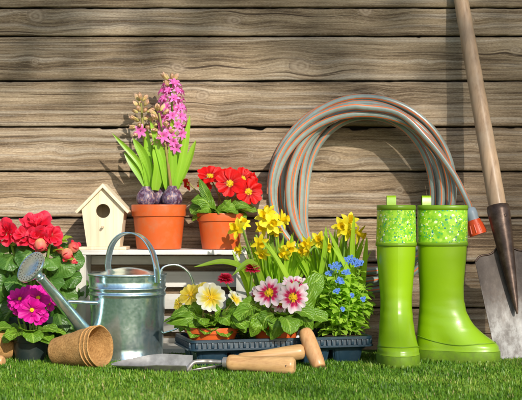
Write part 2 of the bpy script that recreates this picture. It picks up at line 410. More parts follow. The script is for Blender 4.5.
# ------------------------------------------------------------------ plant pieces
def w_strap(t): return min(1, (t+.12)*4)**.5*(1-max(0, (t-.55)/.45)**2.2)**.8 if t < 1 else 0.03
def w_ovate(t): return max(.03, math.sin(PI*min(1, t*.97+.03)**.85)**.8)
def w_spoon(t): return max(.06, (.16+.84*min(1, max(0, (t-.12)/.45))**1.3)*(1-max(0, (t-.62)/.38)**2.4)**.6 if t < 1 else .05)
def w_round(t): return max(.05, math.sin(PI*min(.985, t*.93+.05))**.55)
def ribbon(mb, path, width, prof=w_strap, fold=.25, face=None, nu=4, ruf=0., mi=0, rnd=None, curl=0.):
    face = V(face) if face is not None else V((U(-.5, .5), -1, U(.0, .5)))
    N = len(path); rows = []; ph = U(0, 6)
    for i, p in enumerate(path):
        t = i/(N-1)
        d = (path[min(i+1, N-1)]-path[max(i-1, 0)]).normalized()
        sd = d.cross(face)
        sd = sd.normalized() if sd.length > .15 else d.cross(V((0, 0, 1))).normalized() if abs(d.z) < .95 else V((1, 0, 0))
        nn = sd.cross(d).normalized(); w = width*.5*prof(t)
        row = []
        for j in range(nu+1):
            u = j/nu*2-1
            q = p+sd*(u*w)+nn*(fold*abs(u)*w-curl*u*u*w)
            if ruf: q += nn*(ruf*w*math.sin(ph+t*17+u*2.5)*abs(u)+ruf*.35*w*math.sin(ph*2+t*31+u*7))
            row.append(q)
        rows.append(row)
    mb.grid(rows, rnd, mi)
LIGHT = V((.36, -.80, .42))
def leaf(mb, base, az, el, L, W, droop=1.2, prof=w_ovate, fold=.3, ruf=.12, n=8, nu=4, mi=0, rnd=None, roll=0., curl=0.):
    p = V(base); path = [p.copy()]
    for i in range(n):
        e = el-droop*((i+.5)/n)
        p = p+V((math.cos(az)*math.cos(e), math.sin(az)*math.cos(e), math.sin(e)))*(L/n); path.append(p.copy())
    face = V((-math.sin(el-droop*.5)*math.cos(az), -math.sin(el-droop*.5)*math.sin(az), math.cos(el-droop*.5)))
    face = (face+LIGHT*U(.2, 1.1)).normalized()
    if roll:
        face = Matrix.Rotation(roll, 3, (path[-1]-path[0]).normalized()) @ face
    ribbon(mb, path, W, prof, fold, face, nu, ruf, mi, rnd, curl)
    return path[-1]
def basis(n, spin=0.):
    n = V(n).normalized(); a = V((0, 0, 1)) if abs(n.z) < .95 else V((0, 1, 0))
    x = a.cross(n).normalized(); y = n.cross(x)
    c, s = math.cos(spin), math.sin(spin)
    return x*c+y*s, y*c-x*s, n
def fan(mb, c, n, ang, L, ha, r0=0., tilt=0., notch=.1, cup=0., ruf=.05, nu=8, nv=6, mi=0, rnd=None, sq=.35, pw=3., twist=.04):
    X, Y, Z = n; rows = []; ph = U(0, 6)
    for i in range(nv+1):
        v = i/nv; row = []
        for j in range(nu+1):
            u = j/nu*2-1
            Rr = L*(1-sq*abs(u)**pw)*(1-notch*math.exp(-(u/.25)**2))
            a = ang+u*ha*(.45+.55*v**.5)
            r = r0+v*Rr
            rad = X*math.cos(a)+Y*math.sin(a); mid = X*math.cos(ang)+Y*math.sin(ang)
            h = cup*L*v*v+ruf*L*v*math.sin(ph+u*5+v*3)+twist*L*u*v
            row.append(c+rad*(r*math.cos(tilt))+Z*(h+r*math.sin(tilt)))
        rows.append(row)
    mb.grid(rows, rnd, mi)
def lance(mb, c, n, ang, L, W, tilt=0., bend=0., mi=0, nv=7, nu=3, r0=0., rnd=None, fold=.2):
    X, Y, Z = n; rows = []; p = c+Z*0; d0 = X*math.cos(ang)+Y*math.sin(ang); sd = Y*math.cos(ang)-X*math.sin(ang)
    p = c+d0*r0
    for i in range(nv+1):
        v = i/nv; t = tilt+bend*v; d = d0*math.cos(t)+Z*math.sin(t); nn = Z*math.cos(t)-d0*math.sin(t)
        w = W*.5*max(.04, math.sin(PI*(v*.92+.06))**.8)
        rows.append([p+sd*(w*(j/nu*2-1))+nn*(fold*w*abs(j/nu*2-1)) for j in range(nu+1)])
        p = p+d*(L/nv)
    mb.grid(rows, rnd, mi)
def toward(pt, tilt=.35, cam=V((0, -D, H))):      # a flower turned to the light: mostly forward, some random lean
    d = V((U(-tilt, tilt), -1, U(-tilt*.3, tilt*1.3)+.25)); return d.normalized()
def ball(mb, c, r, axis=(0, 0, 1), n=14, m=10, mi=0, sz=1., rnd=None, bump=0.):
    X, Y, Z = basis(axis); rows = []
    for i in range(m+1):
        th = PI*(1-i/m)
        rows.append([c+(X*math.cos(2*PI*k/n)+Y*math.sin(2*PI*k/n))*(r*math.sin(th)*(1+bump*math.sin(k*2.1+i)))+Z*(r*sz*math.cos(th)) for k in range(n+1)])
    mb.grid(rows, rnd, mi)
def primula_flower(parent, c, n, dia, petal, npet=6, notch=.14, eye=True, name='flower', ruf=.07, cup=.10, label=None, over=1.22):
    mb = MB(); B = basis(n, U(0, 6)); L = dia/2
    for k in range(npet):
        fan(mb, c+B[2]*(.0007*(k % 2)), B, 2*PI*k/npet+U(-.06, .06), L*U(.9, 1.06), PI/npet*over, 0., U(-.05, .18), notch, cup, ruf, 8, 7)
    o = mb.build(name, petal, parent)
    if label: o['label'] = label
    if eye:
        e = MB()
        for k in range(9):
            a = 2*PI*k/9; q = c+(B[0]*math.cos(a)+B[1]*math.sin(a))*(L*.10)+B[2]*.0012
            ball(e, q, L*.055, B[2], 6, 5, rnd=U(0, 1))
        ball(e, c+B[2]*.0015, L*.08, B[2], 8, 5)
        e.build('flower_centre', 'stamen', o)
    return o
def stem_to(mb, a, b, r, sag=.01, n=8, mi=0):
    a, b = V(a), V(b); m = (a+b)/2+V((U(-sag, sag), U(-sag, sag), sag*.5))
    mb.tube(spline([a, m, b], n), [r*(1.1-.25*i/n) for i in range(n+1)], 7, True, None, mi)
def pot(parent, c, rt, rb, h, mat, rim=.012, soil=True, name='pot', z0=None):
    x, y, z = c; M = Matrix.Translation((x, y, z)); mb = MB()
    zz = h-rim
    ri = rb+(rt*.972-rb)*zz/h
    prof = [(rb*.0, .003), (rb*.94, .003), (rb*.95, 0), (rb*.99, .001), (rb, .003), (ri*.992, zz-.004), (ri, zz-.0005), (rt*.985, zz+.0005), (rt*.99, zz+.002), (rt, h-.002), (rt, h-.0006), (rt*.992, h), (rt*.965, h), (rt*.958, h-.001), (rt*.94, h-.010), (rb*.92, .006), (0, .006)]
    mb.lathe(prof, 48, M); o = mb.build(name, mat, parent, sharp=40)
    if soil:
        s = MB(); rows = []
        for i in range(9):
            r = rt*.945*i/8
            rows.append([V((x+r*math.cos(2*PI*k/28), y+r*math.sin(2*PI*k/28), z+h-.009+U(-.002, .0025)*(i < 8))) for k in range(28)])
        for r in rows: r.append(r[0].copy())
        s.grid(rows); s.build('soil', 'soil', parent)
    return o

# ================================================================== SETTING
def obj_np(name, verts, faces_flat, nper, mat, uv=None, rnd=None, extra=None, smooth=True):
    me = bpy.data.meshes.new(name); nv = len(verts); nf = len(nper)
    me.vertices.add(nv); me.vertices.foreach_set('co', verts.astype(np.float32).ravel())
    me.loops.add(len(faces_flat)); me.loops.foreach_set('vertex_index', faces_flat.astype(np.int32))
    me.polygons.add(nf); st = np.concatenate([[0], np.cumsum(nper)[:-1]]).astype(np.int32)
    me.polygons.foreach_set('loop_start', st)
    me.polygons.foreach_set('use_smooth', np.full(nf, smooth))
    if uv is not None:
        l = me.uv_layers.new(name='UVMap'); l.data.foreach_set('uv', uv[faces_flat].astype(np.float32).ravel())
    for k, a in (extra or {}).items():
        at = me.attributes.new(k, 'FLOAT', 'POINT'); at.data.foreach_set('value', a.astype(np.float32))
    me.update(calc_edges=True); me.validate()
    for m in (mat if isinstance(mat, list) else [mat]): me.materials.append(MAT[m])
    o = bpy.data.objects.new(name, me); C.objects.link(o); return o

g = MB(); g.grid([[V((x, y, 0)) for x in (-60, -6, -1, 1, 6, 60)] for y in (-60, -6, -1, .6, 6, 60)])
go = g.build('ground', 'ground_turf'); go['kind'] = 'structure'

# short turf in front of the fence
def turf():
    N = 190000
    x = rng.uniform(-.80, .80, N); y = -.72+(.17+.72)*rng.random(N)**.9
    # thin out far side
    h = rng.normal(.0090, .0020, N).clip(.0045, .014)*(1+.35*vnoise(x*22, y*22, 3))
    h = np.where(y > .10, h*.8, h)
    az = rng.uniform(0, 2*PI, N)*1.0; az = az+2.2*vnoise(x*30, y*30, 9)*3
    lean = rng.uniform(.15, 1.25, N); w = rng.uniform(.0007, .0014, N)
    dx, dy = np.cos(az), np.sin(az); px_, py_ = -dy, dx
    base = np.stack([x, y, np.full(N, .0005)], 1); dirv = np.stack([dx, dy, np.zeros(N)], 1); side = np.stack([px_, py_, np.zeros(N)], 1)
    upv = np.array([0, 0, 1.])
    mid = base+dirv*(h*np.sin(lean*.45)*.55)[:, None]+upv*(h*np.cos(lean*.45)*.55)[:, None]
    tip = mid+dirv*(h*np.sin(lean)*.6)[:, None]+upv*(h*np.cos(lean)*.6)[:, None]
    tip[:, 2] = np.maximum(tip[:, 2], .002)
    W = w[:, None]
    v = np.stack([base-side*W, base+side*W, mid-side*W*.9, mid+side*W*.9, tip], 1).reshape(-1, 3)
    i = (np.arange(N)*5)[:, None]
    q = i+np.array([[0, 1, 3, 2]]); t = i+np.array([[2, 3, 4]])
    flat = np.concatenate([q, t], 1).ravel(); nper = np.tile([4, 3], N)
    uv = np.tile(np.array([[0, 0], [1, 0], [0, .55], [1, .55], [.5, 1]]), (N, 1))
    r = (rng.random(N)*.75+.5*(vnoise(x*14, y*14, 21)+.5)-.12).clip(0, .92)
    r = np.where(rng.random(N) > .985, 1.0, r)
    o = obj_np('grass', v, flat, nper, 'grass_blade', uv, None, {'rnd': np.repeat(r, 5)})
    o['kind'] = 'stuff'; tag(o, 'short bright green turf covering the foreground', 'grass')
turf()

YW = .285
SW = sc(YW)
def fence():
    lines = [8, 36, 81, 127, 171.5, 218, 263, 308, 353]
    zl = [H+(215-p)*SW for p in lines]
    zl = [zl[0]+.1*k for k in (4, 3, 2, 1)]+zl
    zl[-1] = -.01
    xs = np.concatenate([np.linspace(-2.2, -.85, 40)[:-1], np.linspace(-.85, .85, 470), np.linspace(.85, 2.2, 40)[1:]])
    knots = [(36, 16, 8), (234, 20, 7), (177, 67, 7), (301, 66, 9), (202, 96, 7), (211, 116, 6), (366, 10, 8), (516, 50, 5), (379, 96, 6), (334, 158, 6), (323, 179, 4), (35, 61, 4), (113, 186, 4), (60, 150, 5), (425, 62, 3), (250, 155, 4), (400, 190, 5), (480, 145, 4), (20, 205, 4), (127, 28, 3), (470, 20, 4), (-60, 90, 7), (580, 110, 7), (-120, 30, 6), (640, 60, 7)]
    VV = []; FF = []; NP = []; A = {'grain': [], 'board': [], 'knot': [], 'ring': [], 'edge': []}; off = 0
    nx = len(xs)
    for b in range(len(zl)-1):
        z1, z0 = zl[b], zl[b+1]; nz = 26; gap = .0013 if b != 4 else .0006
        t = np.concatenate([[0, .012, .03, .06], np.linspace(.1, .9, nz-8), [.94, .97, .988, 1]])
        X, T = np.meshgrid(xs, t)
        lo = z0+gap+.0016*vnoise(X*18, T*0+b*3.1, 4)+.0012*vnoise(X*70, T*0+b*5.1, 5)
        hi = z1-gap+.0016*vnoise(X*18, T*0+b*7.7, 6)+.0012*vnoise(X*70, T*0+b*9.1, 7)
        chip = np.maximum(0, vnoise(X*34, T*0+b*11.3, 8)-.33)*.030
        hi = hi-chip*(b % 2)-chip*.3
        Z = lo+(hi-lo)*T
        e = np.minimum(Z-lo, hi-Z)
        Y = YW+.0035*np.exp(-e/.0016)+.0012*vnoise(X*5, Z*25+b*9, 10)+.0018*(b % 3-1)+.002*np.exp(-np.minimum(T, 1-T)/.004)
        gr = Z-z0+.0016*vnoise(X*1.0+b*17, Z*7, 12)+.0008*vnoise(X*5+b*5, Z*30, 13)+.0007*vnoise(X*22+b*5, Z*90, 14)
        kn = np.zeros_like(X); rg = np.full_like(X, 5.)
        for (kx, ky, kr) in knots:
            q = P(kx, ky, YW); r = kr*SW
            if not (z0 < q.z < z1): continue
            zz = q.z-z0; dx = X-q.x+.004*vnoise(X*60, Z*60, 33); dz = (Z-z0)-zz+.003*vnoise(X*50, Z*50, 34)
            w = np.exp(-np.abs(dx/(6.5*r))**1.4-(dz/(2.4*r))**2)
            gr = gr+(-.45*w)*dz + .25*r*w*np.sin(dx/r*.7)
            rr = np.sqrt((dx/1.35)**2+dz**2)/(r*.85)*(1+.5*vnoise(X*90+kx, Z*90, 15))
            kn = np.maximum(kn, np.clip((1.05-rr)/.3, 0, 1)); rg = np.minimum(rg, rr)
        VV.append(np.stack([X, Y, Z], 2).reshape(-1, 3))
        i, j = np.meshgrid(np.arange(len(t)-1), np.arange(nx-1), indexing='ij')
        a = (i*nx+j).ravel()+off
        FF.append(np.stack([a, a+1, a+nx+1, a+nx], 1)); NP.append(np.full(len(a), 4))
        A['grain'].append(gr.ravel()); A['board'].append(np.full(X.size, b*1.)); A['knot'].append(kn.ravel()); A['ring'].append(rg.ravel()); A['edge'].append(np.exp(-e/.0011).ravel())
        off += X.size
        # top/bottom returns to the back
    v = np.concatenate(VV); f = np.concatenate(FF); npz = np.concatenate(NP)
    at = {k: np.concatenate(a) for k, a in A.items()}
    o = obj_np('wooden_fence', v, f.ravel(), npz, 'weathered_planks', None, None, at)
    tag(o, 'weathered grey-brown fence of horizontal planks behind everything', 'fence')
    bk = MB(); bk.box((0, YW+.030, .58), (4.4, .03, 1.2), 0)
    for x in (-1.4, 0, 1.4): bk.box((x, YW+.08, .56), (.08, .07, 1.16), .004)
    bk.build('backing', 'dark_backing', o)
    nl = MB(); q = P(362, 116, YW); nl.tube([q+V((0, .01, 0)), q+V((0, -.028, .002))], .003, 8); nl.build('nail', 'dark_steel', o)
fence()

# ================================================================== CRATE
CY0, CY1 = .145, .272
def crate():
    s = sc(CY0); zt = P(0, 250, CY0).z
    xl, xr = P(75, 0, CY0).x, P(247, 0, CY0).x
    t = thing('wooden_crate', 'whitewashed slatted wooden crate on its side carrying the birdhouse and pots', 'crate', ((xl+xr)/2, (CY0+CY1)/2, 0))
    ym = (CY0+CY1)/2; dp = CY1-CY0; th = .010; xm = (xl+xr)/2; w = xr-xl
    def b(name, c, d, mat='white_wood'):
        m = MB(); m.box(c, d, .0012); return m.build(name, mat, t, smooth=False)
    b('top_board', (xm, ym-.001, zt-th/2), (w+.004, dp, th))
    b('bottom_board', (xm, ym, .012), (w-.03, dp-.004, th))
    for sx, x in ((1, xl+.012), (-1, xr-.012)):
        b('side_board', (x, ym+.006, (zt-th)/2+.002), (.010, dp-.016, zt-th-.006), 'white_wood_upright')
        b('corner_post', (x+sx*.0, CY0+.0045, (zt-th)/2+.001), (.022, .009, zt-th-.004), 'white_wood_upright')
    yb = CY1-.004
    for p0, p1 in ((256, 264.5), (271.5, 287), (294, 309), (316, 332), (338, 350)):
        z1 = H+(215-p0)*sc(yb); z0 = H+(215-p1)*sc(yb)
        b('back_slat', (xm, yb, (z0+z1)/2), (w-.036, .007, z1-z0))
    return zt
ZT = crate()

# ================================================================== BIRDHOUSE
def birdhouse():
    yf, yb = .170, .235
    t = thing('birdhouse', 'small pale bare wood birdhouse with round hole on the crate', 'birdhouse', P(103, 250, .2).xy.to_3d()+V((0, 0, ZT)))
    q = lambda x, y: P(x, y, yf)
    zb = ZT+.0065
    out = [q(87, 0), q(119.5, 0), q(124.5, 208.5), q(103.2, 187), q(81.5, 208.5)]
    out[0].z = out[1].z = zb
    hc = q(103, 211); hr = 7.0*sc(yf)
    # front panel with hole: ray-cast outline points to match circle angles
    n = 48; ci = []; po = []
    def hit(a):
        d = V((math.cos(a), math.sin(a))); best = 9
        for i in range(5):
            p0 = V((out[i].x-hc.x, out[i].z-hc.z)); p1 = V((out[(i+1) % 5].x-hc.x, out[(i+1) % 5].z-hc.z)); e = p1-p0
            den = d.x*e.y-d.y*e.x
            if abs(den) < 1e-9: continue
            tt = (p0.x*e.y-p0.y*e.x)/den; u = (p0.x*d.y-p0.y*d.x)/den
            if tt > 0 and -1e-6 <= u <= 1+1e-6: best = min(best, tt)
        return d*best
    angs = sorted([2*PI*k/n for k in range(n)]+[math.atan2(p.z-hc.z, p.x-hc.x) % (2*PI) for p in out])
    rows = [[], [], [], []]
    for a in angs+[angs[0]]:
        h = hit(a); c = V((math.cos(a), math.sin(a)))*hr
        rows[0].append(V((hc.x+h.x, yf, hc.z+h.y))); rows[1].append(V((hc.x+c.x*1.04, yf, hc.z+c.y*1.04)))
        rows[2].append(V((hc.x+c.x, yf+.0005, hc.z+c.y))); rows[3].append(V((hc.x+c.x, yf+.006, hc.z+c.y)))
    m = MB(); m.grid(rows); m.build('front_panel', 'pale_wood', t, smooth=False)
    m = MB()
    for i in (1, 4, 0):
        a, b_ = out[i], out[(i+1) % 5]
        dn = V((0, yb-yf, 0))
        m.grid([[a+V((0, .0002, 0)), b_+V((0, .0002, 0))], [a+dn, b_+dn]])
    m.build('side_panel', 'pale_wood', t, smooth=False)
    m = MB(); o2 = [p+V((0, yb-yf, 0)) for p in out]; m.add(o2, [(0, 0)]*5, [(0, 1, 2, 3, 4)]); m.build('back_panel', 'pale_wood', t, smooth=False)
    ap = q(103.2, 183.5)
    for tip in (q(75.5, 211.5), q(130, 211.5)):
        d = (tip-ap); L = d.length; d.normalize(); ang = math.atan2(d.z, d.x)
        nrm = V((-d.z, 0, d.x)); nrm = nrm if nrm.z > 0 else -nrm
        M = Matrix.Rotation(-ang, 3, 'Y'); s_ = 1 if tip.x > ap.x else -1
        c = ap+d*(L/2 if s_ > 0 else L/2+.0031)-nrm*.0031
        m = MB(); m.box(V((c.x, (yf+yb)/2-.002, c.z)), (L if s_ > 0 else L-.0062, yb-yf+.018-(.0006 if s_ > 0 else 0), .0062), .0005, M)
        m.build('roof_panel', 'pale_wood_edge' if 0 else 'pale_wood', t, smooth=False)
    m = MB(); cx = (q(80, 0).x+q(127, 0).x)/2
    m.box(V((cx, (yf+yb)/2-.004, ZT+.0033)), (47*sc(yf), yb-yf+.022, .006), .0008); m.build('base', 'pale_wood', t, smooth=False)
    m = MB(); p = q(103, 227); m.tube([p+V((0, .004, 0)), p+V((0, -.012, 0)), p+V((0, -.0135, 0))], [.0027, .0027, .002], 12); m.build('perch', 'pale_wood_edge', t)
birdhouse()

# ================================================================== HYACINTH POT
def hyacinth():
    yc = .205; s = sc(yc); c = P(159, 0, yc); c.z = ZT+.0005
    t = thing('potted_hyacinth', 'orange plastic pot of pink hyacinth with tall leaves and purple bulbs on the crate', 'potted plant', c, 0, 'orange pots on the crate')
    zr = P(0, 205, yc).z
    pot(t, c, 27.5*s, 22.3*s, zr-ZT, 'orange_plastic', 11.5*s)
    def bulb(px, py, dy, r):
        m = MB(); b = P(px, py, yc+dy)
        rows = []; rr = r*s
        prof = [(0, -1.), (.6, -.85), (.95, -.4), (1.0, 0), (.93, .35), (.74, .68), (.52, .88), (.44, 1.05), (.42, 1.15)]
        for a, z in prof:
            rows.append([b+V((math.cos(k*2*PI/20)*a*rr*(1+.03*math.sin(k*1.7)), math.sin(k*2*PI/20)*a*rr, z*rr)) for k in range(20)]); rows[-1].append(rows[-1][0].copy())
        m.grid(rows); return m.build('bulb', 'bulb_skin', t), b
    bulb(146, 198, -.012, 10); bulb(160, 197.5, .012, 9.5); bulb(172, 198, -.015, 10.5)
    L = [((149, 190), (141, 165), (112, 133), 6, -.01), ((151, 190), (146, 160), (133, 138), 9.5, -.012), ((153, 189), (148, 165), (146.5, 126), 8, -.004),
         ((155, 190), (158, 165), (153, 149), 10, -.02), ((160, 189), (157, 160), (156, 124), 7, .01), ((168, 190), (162, 160), (150, 120), 8, -.02), ((170, 190), (166, 165), (158, 141), 9, -.005),
         ((172, 190), (172, 155), (172, 117), 9, -.018), ((175, 189), (182, 160), (190, 115), 7.5, -.012), ((163, 189), (164, 165), (166, 150), 9, .015), ((158, 189), (153, 172), (140, 152), 8, .01),
         ((174, 190), (178, 168), (180, 148), 9, .008), ((147, 190), (149, 168), (152, 140), 8, .006), ((150, 190), (138, 172), (124, 152), 7.5, -.004), ((176, 190), (187, 166), (196, 140), 7.5, .004), ((166, 189), (176, 160), (184, 132), 8, .012)]
    for a, b, d, w, dy in L:
        m = MB(); pth = spline([P(a[0], a[1], yc+dy*.5), P(b[0], b[1], yc+dy*1.2), P(d[0], d[1], yc+dy*1.5)], 12)
        ribbon(m, pth, w*s, w_strap, .45, (U(-.45, .45), -1, .2), 4, 0., 0)
        m.build('leaf', 'hyacinth_leaf', t)
    # one floret mesh, shared
    fl = MB(); B = basis((0, 0, 1)); z = V((0, 0, 0))
    for k in range(6): lance(fl, V((0, 0, .006)), B, k*PI/3, .0175, .0075, .95, -1.75, 0, 6, 2, .0015, .5+.5*(k % 2))
    fl.tube([V((0, 0, -.002)), V((0, 0, .003)), V((0, 0, .0065))], [.0018, .0026, .0024], 8, False)
    bd = MB()
    for k in range(3): lance(bd, z, B, k*2*PI/3, .019, .0095, 1.2, .45, 0, 5, 2, .001, .4+.3*k)
    ball(bd, V((0, 0, .008)), .0040, (0, 0, 1), 8, 6, sz=2.3)
    def spike(pts, n, top, bot, rad, budtop, stem='stem_brown', only=None):
        pth = spline([P(a, b, yc+dy) for a, b, dy in pts], 16)
        m = MB(); m.tube(pth, [.0036-.0012*i/16 for i in range(17)], 8); st = m.build('flower_stalk', stem, t)
        for i in range(n):
            f = i/(n-1); py = top+(bot-top)*f
            k = min(range(17), key=lambda q: abs(P(0, 0, 0).z*0+(pth[q].z-(H+(215-py)*s))))
            p = pth[k]; az = i*2.4+U(-.2, .2); el = .95-1.15*f
            dv = V((math.cos(az)*math.cos(el), math.sin(az)*math.cos(el), math.sin(el)))
            isb = f < budtop
            nm = 'floret_bud' if isb else 'floret'
            key = 'B' if isb else 'F'
            if key not in cache:
                cache[key] = (bd if isb else fl).build(nm, 'hyacinth_bud' if isb else 'hyacinth_petal', st, org=V((0, 0, 0))); o = cache[key]
            else:
                o = cache[key].copy(); C.objects.link(o)
            o.parent = st
            off = dv*(rad*s*(.35+.45*min(1, f*3)))
            X, Y, Z = basis(dv, U(0, 6)); sc_ = (U(.66, .92) if not isb else U(.8, 1.05))
            Mx = Matrix((X, Y, Z)).transposed().to_4x4(); Mx = Matrix.Translation(p+off-wloc(t)) @ Mx @ Matrix.Scale(sc_, 4)
            o.matrix_local = Mx
    cache = {}
    spike([(170, 188, .0), (173, 140, -.004), (171, 84, -.006)], 58, 83, 141, 12.5, .13, 'stem_green')
    spike([(152, 188, .0), (145, 150, 0.002), (141, 103, 0)], 22, 101, 134, 7.5, 1.1)
    spike([(171, 188, -.02), (166, 150, -.026), (159, 113, -.028)], 18, 111, 140, 7.5, 1.1)
    for px, py, dy in ((163, 136, -.04), (140, 131, -.005), (177, 147, -.02)):
        o = cache['F'].copy(); C.objects.link(o); o.name = 'floret'
        X, Y, Z = basis((U(-.3, .3), -1, -.1), .3)
        o.matrix_local = Matrix.Translation(P(px, py, yc+dy)-wloc(t)) @ Matrix((X, Y, Z)).transposed().to_4x4()
hyacinth()

# ================================================================== PRIMULAS
def leaf_ring(m, base, n, Lr, Wr, el=(.2, .9), droop=(.6, 1.4), spread=.01, ruf=.12, prof=w_spoon, az=None, nn=9, mi=0):
    for i in range(n):
        a = (2*PI*i/n+U(-.3, .3)) if az is None else U(*az)
        b = V(base)+V((math.cos(a)*spread*U(.2, 1), math.sin(a)*spread*U(.2, 1), 0))
        leaf(m, b, a, U(*el), U(*Lr), U(*Wr), U(*droop), prof, .22, ruf, nn, 6, mi, None, U(-.3, .3))
def at_leaf(m, px, py, y, az, el, L, W, droop, roll=0., ruf=.12, prof=w_spoon):
    leaf(m, P(px, py, y), az, el, L, W, droop, prof, .25, ruf, 11, 6, 0, None, roll)

def hanging(m, yc, s, L, ruf=.2):
    for a, b, d, w, dy in L:
        ribbon(m, spline([P(*a, yc+dy*.5), P(*b, yc+dy*1.15), P(*d, yc+dy)], 14), w*s, w_ovate, -.12, V((U(-.4, .5), -1, U(.2, .8))), 10, ruf, 0, None, .1)
def red_primula():
    yc = .20; s = sc(yc); c = P(220.5, 0, yc); c.z = ZT+.0005
    t = thing('potted_primula', 'small orange pot of red primula with yellow eyes on the right end of the crate', 'potted plant', c, 0, 'orange pots on the crate')
    zr = P(0, 213.5, yc).z
    pot(t, c, 23.7*s, 18.5*s, zr-ZT, 'orange_plastic', 8*s)
    m = MB(); b = V((c.x, c.y, zr-.008))
    leaf_ring(m, b, 11, (.042, .062), (.024, .032), (.35, 1.0), (.8, 1.5), .012)
    leaf_ring(m, b, 7, (.03, .045), (.02, .026), (.9, 1.3), (.5, 1.), .008)
    at_leaf(m, 213, 212, yc-.03, PI*.98, .85, .055, .034, 1.9, -.5)
    at_leaf(m, 215, 213, yc-.035, -.35, .35, .055, .026, .8, .2)
    at_leaf(m, 228, 211, yc-.01, -.15, .35, .065, .025, .75, .3)
    at_leaf(m, 208, 190, yc+.02, 2.4, 1.0, .035, .026, 1.)
    at_leaf(m, 232, 188, yc+.03, .9, 1.1, .03, .024, 1.)
    for a, b_, d_, w in (((214, 212), (204, 200), (191, 201), 17), ((216, 213), (226, 206), (242, 209), 11), ((212, 212), (208, 208), (196, 212), 10), ((226, 211), (238, 204), (252, 208), 10), ((222, 212), (226, 204), (231, 199), 9), ((212, 205), (205, 192), (199, 178), 10)):
        ribbon(m, spline([P(*a, yc-.03), P(*b_, yc-.045), P(*d_, yc-.04)], 12), w*s, w_ovate, -.15, (U(-.3, .3), -1, .5), 8, .12)
    m.build('foliage', 'primula_leaf', t)
    st = MB(); fls = [(210, 176, -.018, 27, (-.1, -.75, .75)), (230, 183.5, -.040, 31, (.0, -1, .25)), (248.5, 191.5, -.030, 30, (.45, -1, .05)), (243, 178.5, .0, 25, (.4, -.9, .35)), (205, 185, -.01, 18, (-.3, -.9, -.5)), (188, 184, -.015, 15, (-.9, -.4, -.3)), (226, 175, .012, 22, (0, -.6, .8)), (252, 182, .01, 20, (.9, -.5, .2))]
    for px, py, dy, dia, n in fls:
        q = P(px, py, yc+dy); nv = V(n).normalized(); stem_to(st, b+V((U(-.012, .012), U(-.01, .01), 0)), q-nv*.004, .0016)
        primula_flower(t, q, nv, dia*s, 'red_petal', 6, .12)
    for px, py, dy in ((206, 199, -.02), (222, 200, -.03), (230, 203, -.02)):
        pass
    st.build('flower_stem', 'stem_brown', t)
red_primula()

# ================================================================== SEED TRAY
TA = P(190, 0, -.100); TB = P(374.5, 0, -.004); TA.z = TB.z = 0
tx = (TB-TA).normalized(); ty = V((-tx.y, tx.x, 0)); TL = (TB-TA).length; TD = .165
def TP(u, v, z): return TA+tx*u+ty*v+V((0, 0, z))
def tray():
    t = thing('seed_tray', 'blue-black plastic seedling tray holding the primulas and forget-me-nots on the grass', 'plant tray', TP(TL/2, TD/2, 0))
    zr = .058
    def outline(off, r, n=6):
        pts = []
        for cx, cy, a0 in ((TL-r-off, r+off, -PI/2), (TL-r-off, TD-r-off, 0), (r+off, TD-r-off, PI/2), (r+off, r+off, PI)):
            for k in range(n+1): a = a0+PI/2*k/n; pts.append((cx+r*math.cos(a), cy+r*math.sin(a)))
        return pts
    m = MB(); rows = []
    for off, z in ((.012, zr-.022), (.0035, zr-.0205), (-.002, zr-.020), (-.002, zr-.0165), (.0035, zr-.0155), (.0042, zr-.006), (.001, zr-.005), (.001, zr), (.006, zr+.0006), (.008, zr), (.009, zr-.018), (.014, zr-.026)):
        o = [TP(x, y, z) for x, y in outline(off, .010+max(0, .006-off))]; o.append(o[0].copy()); rows.append(o)
    m.grid(rows); 
    # little ribs round the rim
    nrib = 34
    for i in range(nrib):
        u = .014+(TL-.028)*i/(nrib-1)
        ang = math.atan2(tx.y, tx.x); M = Matrix.Rotation(ang, 3, 'Z')
        wd = .0030 if i % 3 else .0055
        m.box(TP(u, .0024, zr-.0105), (wd, .0045, .0095), .0006, M)
    for i in range(14):
        v = .014+(TD-.028)*i/13
        for uu in (.0024, TL-.0024): m.box(TP(uu, v, zr-.0105), (.0045, .0030, .0095), .0006, Matrix.Rotation(math.atan2(tx.y, tx.x), 3, 'Z'))
    m.build('rim', 'tray_plastic', t, sharp=35)
    # cells: tapered round-cornered cups whose fronts are fluted
    nc, nr = 5, 2; cw = (TL-.028)/nc; cd = (TD-.028)/nr
    for i in range(nc):
        for j in range(nr):
            cx = .014+cw*(i+.5); cy = .014+cd*(j+.5); m = MB(); rows = []
            for z, k in ((.0035, 0.), (.0035, .80), (.006, .84), (.016, .90), (.026, .955), (zr-.022, 1.0), (zr-.022, .96), (.006, .8), (.0055, 0.)):
                row = []
                for q in range(49):
                    a = 2*PI*q/48; ca, sa = math.cos(a), math.sin(a)
                    e = .42; X = (abs(ca)**e)*(1 if ca >= 0 else -1); Y = (abs(sa)**e)*(1 if sa >= 0 else -1)
                    fl = 1-.035*(math.sin(q*PI*2/4) > .5)
                    row.append(TP(cx+X*cw*.49*k*fl, cy+Y*cd*.49*k*fl, z))
                rows.append(row)
            m.grid(rows); m.build('cell', 'tray_plastic', t, sharp=30)
tray()

